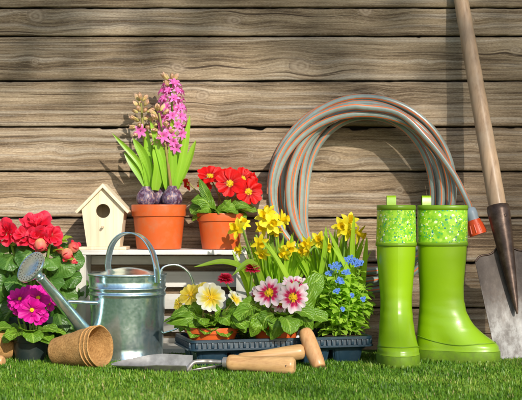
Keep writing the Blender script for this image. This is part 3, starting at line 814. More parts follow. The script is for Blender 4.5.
def yellow_primula():
    yc = -.012; s = sc(yc); c = P(212, 0, yc); c.z = .0065
    t = thing('potted_primula', 'yellow and white primula in a low orange pot at the left end of the tray', 'potted plant', c)
    zr = P(0, 328.5, yc-.05).z
    pot(t, c, 27.5*s, 14*s, zr-c.z, 'orange_plastic', .012)
    m = MB(); b = V((c.x, c.y, zr-.007))
    leaf_ring(m, b, 17, (.05, .078), (.032, .042), (.3, .9), (.7, 1.3), .018, .18)
    leaf_ring(m, b, 14, (.038, .055), (.026, .034), (.8, 1.25), (.6, 1.2), .014, .18)
    leaf_ring(m, b+V((0, -.01, 0)), 10, (.035, .05), (.028, .036), (.5, 1.1), (.8, 1.5), .016, az=(-2.7, -.5))
    at_leaf(m, 200, 322, yc-.02, PI*1.05, .45, .075, .034, .9, .3); at_leaf(m, 228, 326, yc-.04, -.7, .6, .05, .034, 1.4)
    at_leaf(m, 232, 318, yc-.02, -.2, .8, .055, .03, 1.1); at_leaf(m, 238, 318, yc, .1, 1.2, .05, .024, .8)
    hanging(m, yc, s, [((206, 320), (190, 318), (166, 323), 17, -.03), ((226, 320), (240, 317), (257, 327), 19, -.05), ((206, 318), (201, 319), (196, 326), 15, -.05), ((196, 314), (184, 311), (171, 316), 14, -.02), ((222, 314), (236, 306), (252, 308), 16, -.03), ((218, 322), (219, 312), (217, 303), 9, -.05), ((216, 317), (225, 318), (231, 326), 15, -.05), ((200, 318), (194, 308), (186, 302), 13, -.02), ((226, 316), (238, 322), (246, 333), 16, -.055), ((230, 312), (232, 302), (238, 294), 12, -.01)])
    m.build('foliage', 'primula_leaf', t)
    st = MB()
    for px, py, dy, dia, n, mt in ((211, 298, -.045, 33, (.05, -1, .25), 'yellow_white_petal'), (191, 295, -.015, 25, (-.45, -.8, .45), 'yellow_petal'), (204, 291, .0, 22, (-.1, -.6, .8), 'yellow_petal'), (235, 300, -.03, 22, (.75, -.45, .6), 'yellow_white_petal'), (179, 304, -.01, 16, (-.7, -.6, .3), 'yellow_petal'), (198, 302, .005, 22, (-.2, -.8, .3), 'yellow_white_petal')):
        q = P(px, py, yc+dy); nv = V(n).normalized(); stem_to(st, b+V((U(-.015, .015), U(-.012, .012), 0)), q-nv*.004, .0017)
        primula_flower(t, q, nv, dia*s, mt, 6, .13, ruf=.09)
    st.build('flower_stem', 'stem_brown', t)
yellow_primula()

def pink_primula():
    yc = .0; s = sc(yc); c = P(276, 0, yc); c.z = .0065
    t = thing('potted_primula', 'pink-edged white primula with crimson rings and yellow eyes in the middle of the tray', 'potted plant', c)
    zr = P(0, 323, yc-.05).z
    pot(t, c, 25*s, 14*s, zr-c.z, 'orange_plastic', .012)
    m = MB(); b = V((c.x, c.y, zr-.006))
    leaf_ring(m, b, 16, (.055, .08), (.036, .046), (.3, .9), (.8, 1.5), .018, .2)
    leaf_ring(m, b, 12, (.04, .06), (.03, .038), (.8, 1.25), (.6, 1.2), .014, .16)
    at_leaf(m, 262, 318, yc-.045, PI*1.08, .55, .06, .042, 1.5, .2, .18)
    at_leaf(m, 281, 319, yc-.055, -1.2, .55, .066, .042, 2.1, .0, .2); at_leaf(m, 262, 314, yc-.05, -2.5, .75, .066, .046, 1.9, .2, .22)
    at_leaf(m, 284, 316, yc-.05, -.25, .75, .068, .034, 1.7, .3, .16)
    at_leaf(m, 252, 322, yc-.03, PI*.98, .3, .07, .042, .9, .0, .18)
    at_leaf(m, 296, 318, yc-.01, .35, 1.25, .105, .042, .55, .9, .14)
    at_leaf(m, 300, 322, yc-.02, -.1, .8, .06, .036, 1.5, .3, .16)
    hanging(m, yc, s, [((272, 313), (257, 314), (240, 325), 23, -.05), ((282, 314), (278, 324), (271, 340), 21, -.065), ((268, 318), (259, 325), (251, 337), 19, -.06), ((290, 314), (304, 311), (318, 321), 17, -.04), ((292, 316), (304, 318), (313, 330), 17, -.05), ((262, 308), (250, 304), (238, 308), 16, -.03), ((276, 314), (266, 318), (262, 330), 18, -.06), ((300, 318), (306, 304), (316, 282), 19, -.01), ((286, 314), (296, 320), (296, 332), 15, -.055)], .24)
    m.build('foliage', 'primula_leaf', t)
    st = MB()
    for px, py, dy, dia, n in ((269, 293, -.045, 32, (-.15, -1, .35)), (293, 297.5, -.05, 33, (.1, -1, .2)), (294, 285, -.01, 30, (.15, -.55, .8)), (281, 303, -.03, 22, (-.2, -.9, -.2)), (256, 295, -.02, 18, (-.7, -.6, .2)), (304, 287, .0, 20, (.7, -.5, .3))):
        q = P(px, py, yc+dy); nv = V(n).normalized(); stem_to(st, b+V((U(-.015, .015), U(-.012, .012), 0)), q-nv*.004, .0018)
        primula_flower(t, q, nv, dia*s*1.04, 'pink_white_petal', 6, .22, ruf=.10, over=1.12)
    st.build('flower_stem', 'stem_brown', t)
pink_primula()

def daisies():
    yc = .028; b = P(243, 330, yc); b.z = .03
    t = thing('red_daisy', 'two small crimson daisies on pale stems rising behind the yellow primula', 'flower', V((b.x, b.y, .0)))
    so = MB(); so.lathe([(0, .0065), (.018, .0065), (.024, .046), (.02, .050), (0, .052)], 20, Matrix.Translation((b.x, b.y, 0))); so.build('soil', 'soil', t)
    m = MB(); leaf_ring(m, V((b.x, b.y, .048)), 12, (.035, .06), (.014, .02), (.5, 1.2), (.4, 1.1), .01); m.build('foliage', 'primula_leaf', t)
    for px, py, dy in ((225.5, 280, -.03), (252.5, 269.5, .0)):
        q = P(px, py, yc+dy); n = V((U(-.15, .15), -.30, 1)).normalized(); B = basis(n, U(0, 3))
        st = MB(); st.tube(spline([V((b.x, b.y, .045)), (V((b.x, b.y, .05))+q)/2+V((.004, 0, .012)), q-n*.004], 10), .0019, 7); so_ = st.build('flower_stem', 'stem_green', t)
        f = MB()
        for ring, (L, tl, cnt) in enumerate(((.0180, .15, 26), (.0165, .50, 24), (.0140, .85, 20), (.0105, 1.15, 14), (.0075, 1.45, 9))):
            for k in range(cnt): lance(f, q+n*.0015*ring, B, 2*PI*k/cnt+ring*.2+U(-.06, .06), L*U(.92, 1.04), .0062, tl+U(-.08, .08), -.55, 0, 4, 2, .001)
        o = f.build('flower', 'daisy_petal', t)
        g_ = MB()
        for k in range(11): lance(g_, q-n*.003, B, 2*PI*k/11, .011, .0055, .1, .1, 0, 4, 2)
        g_.build('sepals', 'small_leaf', o)
daisies()

def forget_me_not():
    yc = .055; c = P(342, 0, yc); base = V((c.x, c.y, .0))
    t = thing('forget_me_not', 'bushy forget-me-not with tiny blue flowers at the right end of the tray', 'flowering plant', base)
    so = MB(); M = Matrix.Translation((c.x, c.y, 0))
    so.lathe([(0, .0065), (.036, .0065), (.042, .05), (.036, .056), (0, .058)], 28, M, .5); so.build('soil', 'soil', t)
    lf = MB(); st = MB(); tips = []
    for i in range(62):
        a = U(0, 2*PI); r0 = U(0, .034); b = V((c.x+r0*math.cos(a), c.y+r0*math.sin(a)*.8, .05))
        h = U(.045, .125)*(1-.35*(r0/.034)**2)+.015; ln = U(.006, .040)
        e = b+V((math.cos(a)*ln*1.1, math.sin(a)*ln-.006, h))
        pth = spline([b, (b+e)/2+V((math.cos(a)*ln*-.08, math.sin(a)*ln*-.1, h*.08)), e], 10); st.tube(pth, [.0013-.0006*k/10 for k in range(11)], 5)
        tips.append(e); az = U(0, 6)
        for k in range(1, 11):
            for q in range(2 if k > 5 else 1):
                az += 2.4+U(-.4, .4)
                leaf(lf, pth[k], az, U(.2, .95), U(.024, .042)*(1.15-.045*k), U(.0095, .0140), U(.5, 1.5), w_spoon, .3, .05, 5, 2)
    lf.build('foliage', 'small_leaf', t); st.build('stems', 'stem_green', t)
    for px, py, dy, cnt, sp in ((335, 269, -.01, 12, .010), (350, 262, -.005, 13, .010), (358, 265, -.01, 9, .008), (344, 265, .01, 8, .008), (346, 274, -.03, 6, .006), (340, 283, -.045, 7, .007), (337, 293, -.05, 5, .005), (352, 297, -.05, 3, .003), (363, 301, -.05, 4, .004), (343, 311, -.055, 3, .003), (330, 275, -.02, 5, .006)):
        q = P(px, py-2, yc+dy-.022); m = MB()
        for k in range(cnt):
            a = k*2.4; rr = sp*math.sqrt((k+.3)/cnt)*1.25
            p = q+V((rr*math.cos(a), -.004*U(0, 1), rr*math.sin(a)*.7)); B = basis(V((U(-.5, .5), -1, U(-.1, .7))), U(0, 6))
            for j in range(5): fan(m, p, B, 2*PI*j/5, U(.0033, .0042), PI/5*1.05, 0, .1, 0., 0, .02, 4, 3, 0, U(.3, 1))
            ball(m, p+B[2]*.0004, .0007, B[2], 6, 4, rnd=.5)
        near = min(tips, key=lambda e: (e-q).length)
        m.build('flower_cluster', 'blue_petal', t)
        s2 = MB(); s2.tube(spline([near-V((0, 0, .03)), (near+q)/2, q+V((0, .003, 0))], 6), .0008, 5); s2.build('stem', 'stem_green', t)
forget_me_not()

# ================================================================== DAFFODILS
def daffodil_flower(t, q, n, s, kind):
    n = V(n).normalized(); B = basis(n, U(0, 1)); m = MB()
    for k in range(6): lance(m, q+n*(.0006*(k % 2)), B, k*PI/3+U(-.1, .1), .0215*s, .0112*s, .25+U(-.2, .2), U(-.5, .1), 0, 7, 4, .001, U(.2, 1), .25)
    o = m.build('flower', 'daffodil_petal', t)
    tr = MB(); rows = []; nn = 24
    for r, z in ((.0030, 0), (.0040, .004), (.0046, .009), (.0054, .014), (.0073, .0175)):
        rows.append([q+n*(z*s)+(B[0]*math.cos(2*PI*k/nn)+B[1]*math.sin(2*PI*k/nn))*(r*s*(1+(.09*math.sin(k*PI*2/3.43) if z > .015 else 0))) for k in range(nn+1)])
    rows2 = [[p.copy() for p in r] for r in rows]
    tr.grid(rows); pis = MB()
    tr.build('trumpet', 'daffodil_trumpet', o)
    return o
def daffodils(px0, px1, yc, label, flowers, nleaf, extra, lo, hi):
    pc = (px0+px1)/2; c = P(pc, 0, yc); c.z = 0; s = sc(yc)
    t = thing('potted_daffodil', label, 'potted plant', c)
    pot(t, V((c.x, c.y, .003)), .044, .036, .075, 'black_plastic', .012)
    for i in range(nleaf):
        m = MB(); f = U(-1, 1); b = V((c.x+f*.030, c.y+U(-.026, .026), .068))
        tx_ = pc+f*(px1-px0)*.5*U(.75, 1.15)+U(-8, 8); ty_ = U(lo, hi)+abs(f)*8
        e = P(tx_, ty_, yc+U(-.075, .005)); mid = b*.5+e*.5+V((-(e.x-b.x)*.18, U(-.006, .006), .01))
        ribbon(m, spline([b, mid, e], 10), U(2.8, 4.6)*s, w_strap, .5, (U(-.7, .7), -1, .25), 2)
        m.build('leaf', 'strap_leaf', t)
    for pts, w in extra:
        m = MB(); ribbon(m, spline([P(x, y, d) for x, y, d in pts], 14), w*s, w_strap, .35, (.1, -1, .6), 2); m.build('leaf', 'strap_leaf', t)
    for px, py, dy, n, k in flowers:
        q = P(px, py, yc-.045+dy); nv = V(n).normalized(); daffodil_flower(t, q, nv, k, 0)
        b = V((c.x+U(-.025, .025), c.y+U(-.02, .02), .068)); m = MB(); bk = q-nv*.012
        m.tube(spline([b, (b+bk)/2+V(((bk.x-b.x)*.05, 0, .02)), bk+V((0, 0, .004))-nv*.004, q-nv*.001], 14), [.0021]*13+[.0026, .0032], 7); m.build('flower_stem', 'stem_green', t)
daffodils(246, 306, .150, 'yellow daffodils massed to the left, in front of the hose foot', [
    (238, 229, -.08, (-.55, -.8, .25), 1.05), (243, 224, -.02, (.2, -.7, .5), .8), (265, 217, -.03, (-.3, -.9, .35), 1.0), (272, 224, -.045, (.15, -1, .1), 1.1), (281, 220, -.02, (.85, -.5, .2), 1.0), (264, 227, -.03, (-.5, -.8, -.2), .9), (268, 212, .0, (-.2, -.8, .6), .85),
    (259, 242, -.04, (.4, -.8, -.4), .95), (263, 253, -.045, (-.3, -.8, -.5), .8), (289, 248, -.03, (.3, -.9, -.2), .85), (285, 253, -.035, (-.6, -.7, -.3), .8), (240, 250, -.03, (-.7, -.5, .1), .7), (275, 230, -.03, (.2, -.6, -.7), .8)], 93,
    [([(285, 325, .06), (282, 272, .04), (262, 240, .03)], 5), ([(292, 325, .06), (290, 285, .03), (268, 243, .02)], 5), ([(256, 325, .06), (248, 276, .03), (226, 262, .01), (194, 267, -.01)], 6), ([(260, 320, .06), (252, 290, .04), (238, 262, .05)], 5), ([(258, 322, .07), (246, 285, .05), (232, 250, .06)], 5), ([(268, 322, .06), (262, 282, .03), (250, 262, .02), (232, 276, .0)], 6)], 228, 276)
daffodils(298, 368, .152, 'yellow daffodils beside the left boot, standing behind the forget-me-nots', [
    (343, 227, -.04, (-.3, -1, .1), 1.1), (349, 222, -.03, (.2, -.8, .5), 1.0), (357, 233, -.04, (.85, -.45, -.35), 1.05), (349, 232, -.045, (.3, -.9, -.1), .95), (319, 240, -.02, (-.2, -1, .2), .9), (308, 244, -.03, (-.6, -.8, 0), .85), (325, 246, -.03, (.6, -.8, -.1), .8), (309, 251, -.05, (-1, -.2, -.05), .75), (303, 250, -.02, (-.4, -.8, -.2), .75)], 93,
    [([(312, 320, .08), (324, 255, .06), (326, 226, .06)], 4.8), ([(352, 320, .08), (352, 260, .05), (354, 214, .04)], 5), ([(360, 320, .09), (364, 270, .07), (367, 236, .06)], 5), ([(330, 320, .08), (342, 270, .05), (328, 228, .04)], 5), ([(340, 320, .07), (348, 275, .03), (332, 246, .02)], 5.5)], 224, 268)

# ================================================================== HOSE
def hose_coil():
    cx, cz = 362, 194
    t = thing('garden_hose', 'coiled grey-green garden hose with orange stripes against the fence', 'hose', P(cx, 285, .23))
    Lf = [94, 87, 81, 62, 70, 57, 75, 89, 92]; Tp = [95, 97, 91, 87, 82, 77, 84, 80, 88]; Rt = [89, 93, 84, 88, 72, 77, 81, 92]; Bt = [92, 76, 96, 84, 90, 80, 87, 78]
    Yb = [.270, .255, .240, .226, .212, .240, .198, .184, .170]
    keys = []; yk = []
    for i in range(8):
        keys += [Lf[i], Tp[i], Rt[i], Bt[i]]
        y0 = Yb[i]; y1 = Yb[i+1]
        yk += [y0, y0, y0+(y1-y0)*.2, y0+(y1-y0)*.75]
    keys += [Lf[8], Tp[8]]; yk += [Yb[8], Yb[8]]
    pts = []
    def hermite(k, f, arr):
        g_ = lambda i: arr[max(0, min(len(arr)-1, i))]
        a, b, c, d = g_(k-1), g_(k), g_(k+1), g_(k+2)
        return .5*((2*b)+(c-a)*f+(2*a-5*b+4*c-d)*f*f+(3*b-a-3*c+d)*f**3)
    NS = 22
    for k in range(len(keys)-1):
        for j in range(NS):
            f = j/NS; r = hermite(k, f, keys); y = hermite(k, f, yk); th = PI-(k+f)*PI/2
            pts.append(P(cx+r*math.cos(th)*.985, cz-r*math.sin(th), y))
    end = spline([pts[-1], P(398, 113, .17), P(428, 140, .165), P(452, 172, .16), P(466, 199, .155), P(470.5, 211, .153)], 30)
    pts += end[1:]
    m = MB(); m.tube(pts, .0074, 16, True, .5, 0, None, None, 1.); m.build('hose_tube', 'striped_hose', t)
    a = P(470, 210, .153); d = (P(479, 236, .147)-a).normalized()
    m = MB(); m.tube([a-d*.004, a, a+d*.008, a+d*.018, a+d*.024], [.0098, .0125, .0135, .0125, .0125], 20); cn = m.build('connector', 'grey_plastic', t, sharp=40)
    m = MB()
    b = a+d*.022; m.tube([b, b+d*.001, b+d*.006, b+d*.012, b+d*.028, b+d*.033, b+d*.0335], [.012, .0145, .015, .0165, .0185, .0185, .014], 20)
    X, Y, Z = basis(d)
    for k in range(10):
        w = (X*math.cos(k*PI/5)+Y*math.sin(k*PI/5)); m.tube([b+d*.011+w*.0155, b+d*.029+w*.0182], .0018, 6)
    m.build('collar', 'red_plastic', cn, sharp=40)
hose_coil()

# ================================================================== BOOTS
BZ = [(0.000, -.050, .105, .0395), (.004, -.055, .113, .0425), (.012, -.056, .115, .0435), (.0265, -.0565, .1155, .0440), (.0295, -.0550, .1135, .0428), (.035, -.0545, .1130, .0425), (.040, -.054, .1095, .0420), (.045, -.0535, .1035, .0412), (.051, -.053, .0945, .0402), (.058, -.0525, .0845, .039), (.066, -.052, .0745, .0376), (.076, -.051, .0645, .036), (.088, -.050, .0555, .0342), (.104, -.0485, .0480, .0325), (.128, -.0475, .0430, .0318), (.155, -.048, .0425, .034), (.185, -.050, .045, .0365), (.215, -.0515, .0478, .039), (.24, -.052, .049, .0397), (.28, -.0518, .0495, .0388), (.318, -.051, .0495, .0375)]
def boot_ring(z, grow=0., n=48):
    for (a, b) in zip(BZ[:-1], BZ[1:]):
        if a[0] <= z <= b[0]: break
    f = (z-a[0])/(b[0]-a[0]); f = max(0, min(1, f))
    xb, xf, w = [a[i]+(b[i]-a[i])*f for i in (1, 2, 3)]
    xb -= grow; xf += grow; w += grow
    foot = max(0, min(1, (xf-xb-.10)/.06)); pts = []
    cx = (xb+xf)/2; hl = (xf-xb)/2; e = 2/(2.0+.35*foot)
    for k in range(n+1):
        t = 2*PI*k/n; c, s = math.cos(t), math.sin(t)
        X = cx+hl*abs(c)**e*(1 if c >= 0 else -1); Y = w*abs(s)**e*(1 if s >= 0 else -1)
        u = (X-xb)/(xf-xb)
        Y *= 1-foot*.38*max(0, (u-.42)/.58)**1.6*max(0, min(1, (z-.036)/.03))
        Y *= 1-foot*(.16*math.exp(-((u-.38)/.16)**2)+.10*max(0, .25-u)*4*.5)
        pts.append((X, Y))
    return pts
def boot(label, loc, rz):
    t = thing('rubber_boot', label, 'boot', loc, rz, 'pair of green rubber boots')
    def loft(zs, grow, closed_bottom=False, jit=0.):
        rows = []
        for i, z in enumerate(zs):
            gr = grow[i] if hasattr(grow, '__len__') else grow
            rows.append([V((x, y, z)) for x, y in boot_ring(z, gr)])
        return rows
    def setz(rows, f): 
        return rows
    m = MB(); rows = loft([0, .001, .004, .008, .012, .02, .0255, .027], [-.02, -.002, .0, .0005, .0005, .0005, .0, -.003])
    m.grid(rows)
    for k in range(0, 48, 2):   # tread lugs
        a = boot_ring(.006, .0008); x, y = a[k]; x2, y2 = a[k+1]
        m.box(V(((x+x2)/2, (y+y2)/2, .0055)), (.0055, .0055, .009), .0008, Matrix.Rotation(math.atan2(y2-y, x2-x), 3, 'Z'))
    m.build('sole', 'sole_rubber', t, sharp=50, org=V((0, 0, 0)))
    zs = [.0265+i*.0025 for i in range(20)]+[.076+i*.006 for i in range(40)]; zs = [z for z in zs if z < .241]+[.241]
    rows = loft(zs, -.0006)
    rows = [[p+V((0, 0, .0)) for p in r] for r in rows]
    # soft creases at the ankle
    for r in rows:
        for p in r:
            w = math.exp(-((p.z-.098)/.022)**2)
            k = .0005*w*math.sin(p.z*260+p.x*55)
            ctr = V((-.003, 0, p.z)); d = (p-ctr); d.z = 0
            if d.length > 0: p += d.normalized()*k
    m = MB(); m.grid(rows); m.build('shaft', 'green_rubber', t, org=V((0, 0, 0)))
    # raised foxing line round the foot
    m = MB(); ln = []
    for k in range(97):
        f = k/96*48; i = int(f) % 48; fr = f-int(f)
        tt = 2*PI*f/48; z = .043+.006*math.cos(tt)*0+.010*math.exp(-((math.cos(tt)+.95)/.5)**2)-.004*math.exp(-((math.cos(tt)-.1)/.4)**2)
        a = boot_ring(z, .0002); ln.append(V((a[i][0]*(1-fr)+a[i+1][0]*fr, a[i][1]*(1-fr)+a[i+1][1]*fr, z)))
    m.tube(ln, .0011, 8, False); m.build('welt_line', 'dark_green_rubber', t, org=V((0, 0, 0)))
    for side in (24,):        # moulded seam up the back and down the front of the shaft
        m = MB(); z0 = .05 if side == 24 else .105
        m.tube([V((boot_ring(z, -.0004)[side][0], boot_ring(z, -.0004)[side][1], z)) for z in [z0+(.236-z0)*i/30 for i in range(31)]], .0008, 6); m.build('seam', 'green_rubber', t, org=V((0, 0, 0)))
    # patterned cuff
    zs = [.2385+i*.0075 for i in range(11)]; zs = [z for z in zs if z < .309]+[.310]
    rows = loft(zs, .0006); nc = 49
    uvs = [(k/48*.27*9.5, z*9.5) for z in zs for k in range(nc)]
    m = MB(); m.grid(rows, .5, 0, uvs); m.build('patterned_cuff', 'floral_print', t, org=V((0, 0, 0)))
    def band(z0, z1, g_, name):
        m = MB(); rows = loft([z0, z0+.0006, (z0+z1)/2, z1-.0006, z1], [g_-.002, g_, g_+.0004, g_, g_-.002]); m.grid(rows); return m.build(name, 'dark_green_rubber', t, org=V((0, 0, 0)))
    band(.2355, .2435, .0016, 'trim')
    m = MB(); rows = loft([.3075, .308, .313, .3165, .3178, .3178, .315, .29, .25, .20], [-.001, .0015, .0018, .0015, .0, -.003, -.004, -.004, -.004, -.004])
    m.grid(rows[:7]); m.build('trim', 'dark_green_rubber', t, org=V((0, 0, 0)))
    m = MB(); m.grid(rows[6:]+[[V((p.x*.3, p.y*.3, .16)) for p in rows[-1]]]); m.build('lining', 'boot_lining', t, org=V((0, 0, 0)))
    return t
def tab(t, x, y, rz, w=.019, h=.020):
    m = MB(); z0, z1 = .302, .3178+h; M = Matrix.Rotation(rz, 3, 'Z'); rows = []
    prof = [(-.0022, z0), (-.003, z0+.008), (-.003, z1-.003), (-.001, z1), (.002, z1), (.0042, z1-.003), (.0042, z0+.012), (.003, z0)]
    for yy, z in prof: rows.append([M @ V((xx, yy, 0))+V((x, y, z)) for xx in (-w/2, -w/6, w/6, w/2)])
    m.grid(rows)
    rows2 = [[M @ V((xx, yy-.0014 if i < 4 else yy-.0014, 0))+V((x, y, z-.0014)) for xx in (-w/2, -w/6, w/6, w/2)] for i, (yy, z) in enumerate(prof)]
    m.grid(rows2)
    m.build('pull_tab', 'green_rubber', t, org=V((0, 0, 0)))
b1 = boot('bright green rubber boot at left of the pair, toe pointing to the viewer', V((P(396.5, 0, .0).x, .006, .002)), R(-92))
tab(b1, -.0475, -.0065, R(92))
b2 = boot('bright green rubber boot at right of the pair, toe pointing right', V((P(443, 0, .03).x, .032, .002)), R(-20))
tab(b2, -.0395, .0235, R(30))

# ================================================================== SPADE
def spade():
    A = V((.4415, .258, .774)); B = V((.5400, .052, -.004))
    d = (B-A).normalized(); L0 = (B-A).length
    X = V((1, 0, 0)); X = (X-d*X.dot(d)).normalized(); Nn = X.cross(d)      # blade plane axes; Nn points to the viewer or away
    if Nn.y > 0: Nn = -Nn
    t = thing('garden_spade', 'long-handled garden spade with worn steel blade leaning on the fence at right', 'spade', V((B.x, B.y, 0)))
    at = lambda z: A+d*((A.z-z)/-d.z)
    zs = lambda py, y: H+(215-py)*sc(y)
    top = at(.885); hs = at(.318)
    m = MB(); n = 30; pth = [top+(hs-d*-.03-top)*(i/n) for i in range(n+1)]
    m.tube(pth, [.0150+.0036*min(1, i/n*1.2)+.0003*math.sin(i*1.9) for i in range(n+1)], 20); m.build('handle', 'spade_wood', t)
    s0 = at(.318); tip = at(.095)
    m = MB(); pth = []; rad = []
    for i in range(22):
        f = i/21; pth.append(s0+(tip-s0)*f+Nn*(.002+.004*f)); rad.append(.0232*(1-f)**.75*1.0+.0018 if f > .0 else .0232)
    m.tube([pth[0]-d*.001]+pth, [.0205]+rad, 20); so = m.build('socket', 'dark_steel', t)
    m = MB(); q = at(.293)+Nn*.0225+X*.006; ball(m, q, .0046, Nn, 14, 8, sz=.6); m.build('rivet', 'dark_steel', so)
    # blade: shouldered, dished plate
    zt_ = .222; rows = []; nv, nu = 44, 24
    for i in range(nv+1):
        v = i/nv; p = at(zt_+( -.012-zt_)*v)
        hw = (.067-.011*v)
        row = []
        for j in range(nu+1):
            u = j/nu*2-1
            sh = .030*(abs(u)**1.0)*0
            # shoulder: middle rises to the socket, corners rounded
            lift = (1-v)**6*(.026*math.exp(-(u/.28)**2)-.012*max(0, abs(u)-.8)/.2)
            tipc = -(v**8)*(.014*u*u)
            dish = -.010*(1-u*u)*(.55+.45*(1-v))
            q = p-d*lift+d*tipc+X*(u*hw)+Nn*(-dish*-1*.9)
            row.append(q)
        rows.append(row)
    m = MB(); m.grid(rows); m.grid([[q-Nn*.0022 for q in r] for r in rows])
    edge = [r[0] for r in rows]; m.grid([[q, q-Nn*.0022] for q in edge]); edge = [r[-1] for r in rows]; m.grid([[q, q-Nn*.0022] for q in edge])
    m.grid([[q, q-Nn*.0022] for q in rows[0]])
    m.build('blade', 'spade_steel', t, sharp=50)
    # rolled tread along the shoulder
    m = MB(); m.tube(rows[0], [.0022]*len(rows[0]), 8); m.build('tread', 'dark_steel', t)
spade()

# ================================================================== WATERING CAN
def watering_can():
    yc = .062; s = sc(yc); c = P(127.5, 0, yc); c.z = .003
    t = thing('watering_can', 'galvanised metal watering can with arched handle and long spout on the grass', 'watering can', c)
    M = Matrix.Translation(c)
    zt = P(0, 274, yc).z-c.z; r1 = 38.5*s; r0 = 35.0*s
    rr = lambda z: r0+(r1-r0)*z/zt
    prof = [(0, .004), (r0*.96, .004), (r0*.985, 0), (r0*1.035, .001), (r0*1.045, .004), (r0*1.03, .008), (rr(.01), .010)]
    zb = zt-.034
    prof += [(rr(z), z) for z in (.03, .05, .07, .09, .105, zb-.013)]
    for k in range(2):
        z = zb-.010+k*.0125
        prof += [(rr(z), z), (rr(z)+.0016, z+.0016), (rr(z)+.0024, z+.0036), (rr(z)+.0016, z+.0056), (rr(z), z+.0072)]
    prof += [(rr(zt-.013), zt-.013), (rr(zt), zt-.004), (rr(zt)+.002, zt-.003), (rr(zt)+.0026, zt-.001), (rr(zt)+.002, zt+.001), (rr(zt)-.001, zt+.0015)]
    m = MB(); m.lathe(prof, 72, M); m.build('body', 'galvanised_steel', t, sharp=60)
    m = MB(); m.lathe([(r1-.0005, zt+.0008), (r1*.92, zt+.0005), (r1*.74, zt+.002), (r1*.60, zt+.006), (r1*.40, zt+.0105), (r1*.15, zt+.0135), (0, zt+.014)], 56, M); m.build('lid', 'galvanised_steel', t)
    def strap(name, pts, w, th, side, n=34):
        pth = spline(pts, n); mm = MB(); mm_rows = []
        for i, p in enumerate(pth):
            d = (pth[min(i+1, n)]-pth[max(i-1, 0)]).normalized(); sd = (V(side)-d*V(side).dot(d)).normalized(); nn = d.cross(sd)
            cs = [(-1, .0), (-.93, 1.), (-.8, .65), (-.3, .8), (.3, .8), (.8, .65), (.93, 1.), (1, 0.), (.93, -1.), (.8, -.5), (0, -.4), (-.8, -.5), (-.93, -1.), (-1, 0)]
            mm_rows.append([p+sd*(a*w/2)+nn*(b*th) for a, b in cs])
        mm.grid(mm_rows); return mm.build(name, 'galvanised_steel', t, sharp=50)
    lp = P(109, 275, yc+.012); rp = P(160.5, 286, yc-.052)
    pts = [lp, P(108, 262, yc+.010), P(112, 245, yc-.002), P(121, 235, yc-.014), P(132, 233, yc-.024), P(143, 238, yc-.036), P(152, 251, yc-.046), P(156.5, 268, yc-.055), P(157.5, 283, yc-.0605)]
    h = strap('carry_handle', pts, .0195, .0016, (-.45, -.9, .05))
    m = MB()
    for px, py in ((154.5, 277), (160.5, 280)):
        a = math.atan2(-.056, P(px, 0, yc).x-c.x)
        q = P(px, py, yc-.0665); ball(m, q, .0022, (.5, -1, 0), 10, 6, sz=.6)
    m.build('rivet', 'galvanised_steel', h)
    m2 = MB()
    strap('rear_handle', [P(162, 283, yc-.02), P(161.5, 270, yc-.02), P(168, 265.5, yc-.018), P(179, 265.5, yc-.015), P(189, 273, yc-.012), P(194, 286, yc-.01), P(195, 300, yc-.008), P(189, 316, yc-.006), P(178, 328, yc-.003), P(164, 333, yc-.0)], .0135, .0014, (-.15, -1, .0))
    # spout
    tip = P(40, 277, -.058); b = P(97, 346, yc-.015); ax = (tip-b).normalized()
    pth = [b+(tip-b)*(i/14) for i in range(15)]
    m = MB(); m.tube(pth, [.0165-.0078*(i/14) for i in range(15)], 24); m.tube([tip-ax*.006, tip-ax*.005, tip-ax*.001, tip], [.0088, .0104, .0104, .009], 24); m.build('spout', 'galvanised_steel', t, sharp=50)
    n = (ax+V((-.28, -.30, -.02))).normalized(); f = P(30.5, 266.8, -.074); X, Y, Z = basis(n)
    Mx = Matrix((X, Y, Z)).transposed().to_4x4(); r = 17.2*sc(-.07)
    m = MB(); rows = []
    for k_, rad in enumerate((.0085, .0098, .016, .025, r*.97)):
        fr = k_/4; cc = tip*(1-fr)+(f-n*.004)*fr; rows.append([cc+(X*math.cos(2*PI*q/40)+Y*math.sin(2*PI*q/40))*rad for q in range(41)])
    for rad, z in ((r, -.004), (r*1.02, -.001), (r, .001), (r*.93, .0004), (r*.6, .002), (r*.3, .003), (0, .0034)):
        rows.append([f+n*z+(X*math.cos(2*PI*q/40)+Y*math.sin(2*PI*q/40))*rad for q in range(41)])
    m.grid(rows); ro = m.build('rose', 'galvanised_steel', t, sharp=50)
    m = MB()
    for ring, cnt in ((.18, 5), (.36, 10), (.54, 15), (.72, 20), (.86, 24)):
        for k_ in range(cnt):
            a = 2*PI*k_/cnt; q = f+n*(.0028-.0022*ring)+(X*math.cos(a)+Y*math.sin(a))*(r*ring)
            m.tube([q, q+n*.0006], .00105, 8)
    m.build('spray_holes', 'dark_steel', ro)
    m = MB(); m.tube([P(68, 301.5, -.012), P(98, 303, yc-.05)], .0038, 12); m.build('brace', 'galvanised_steel', t)
watering_can()

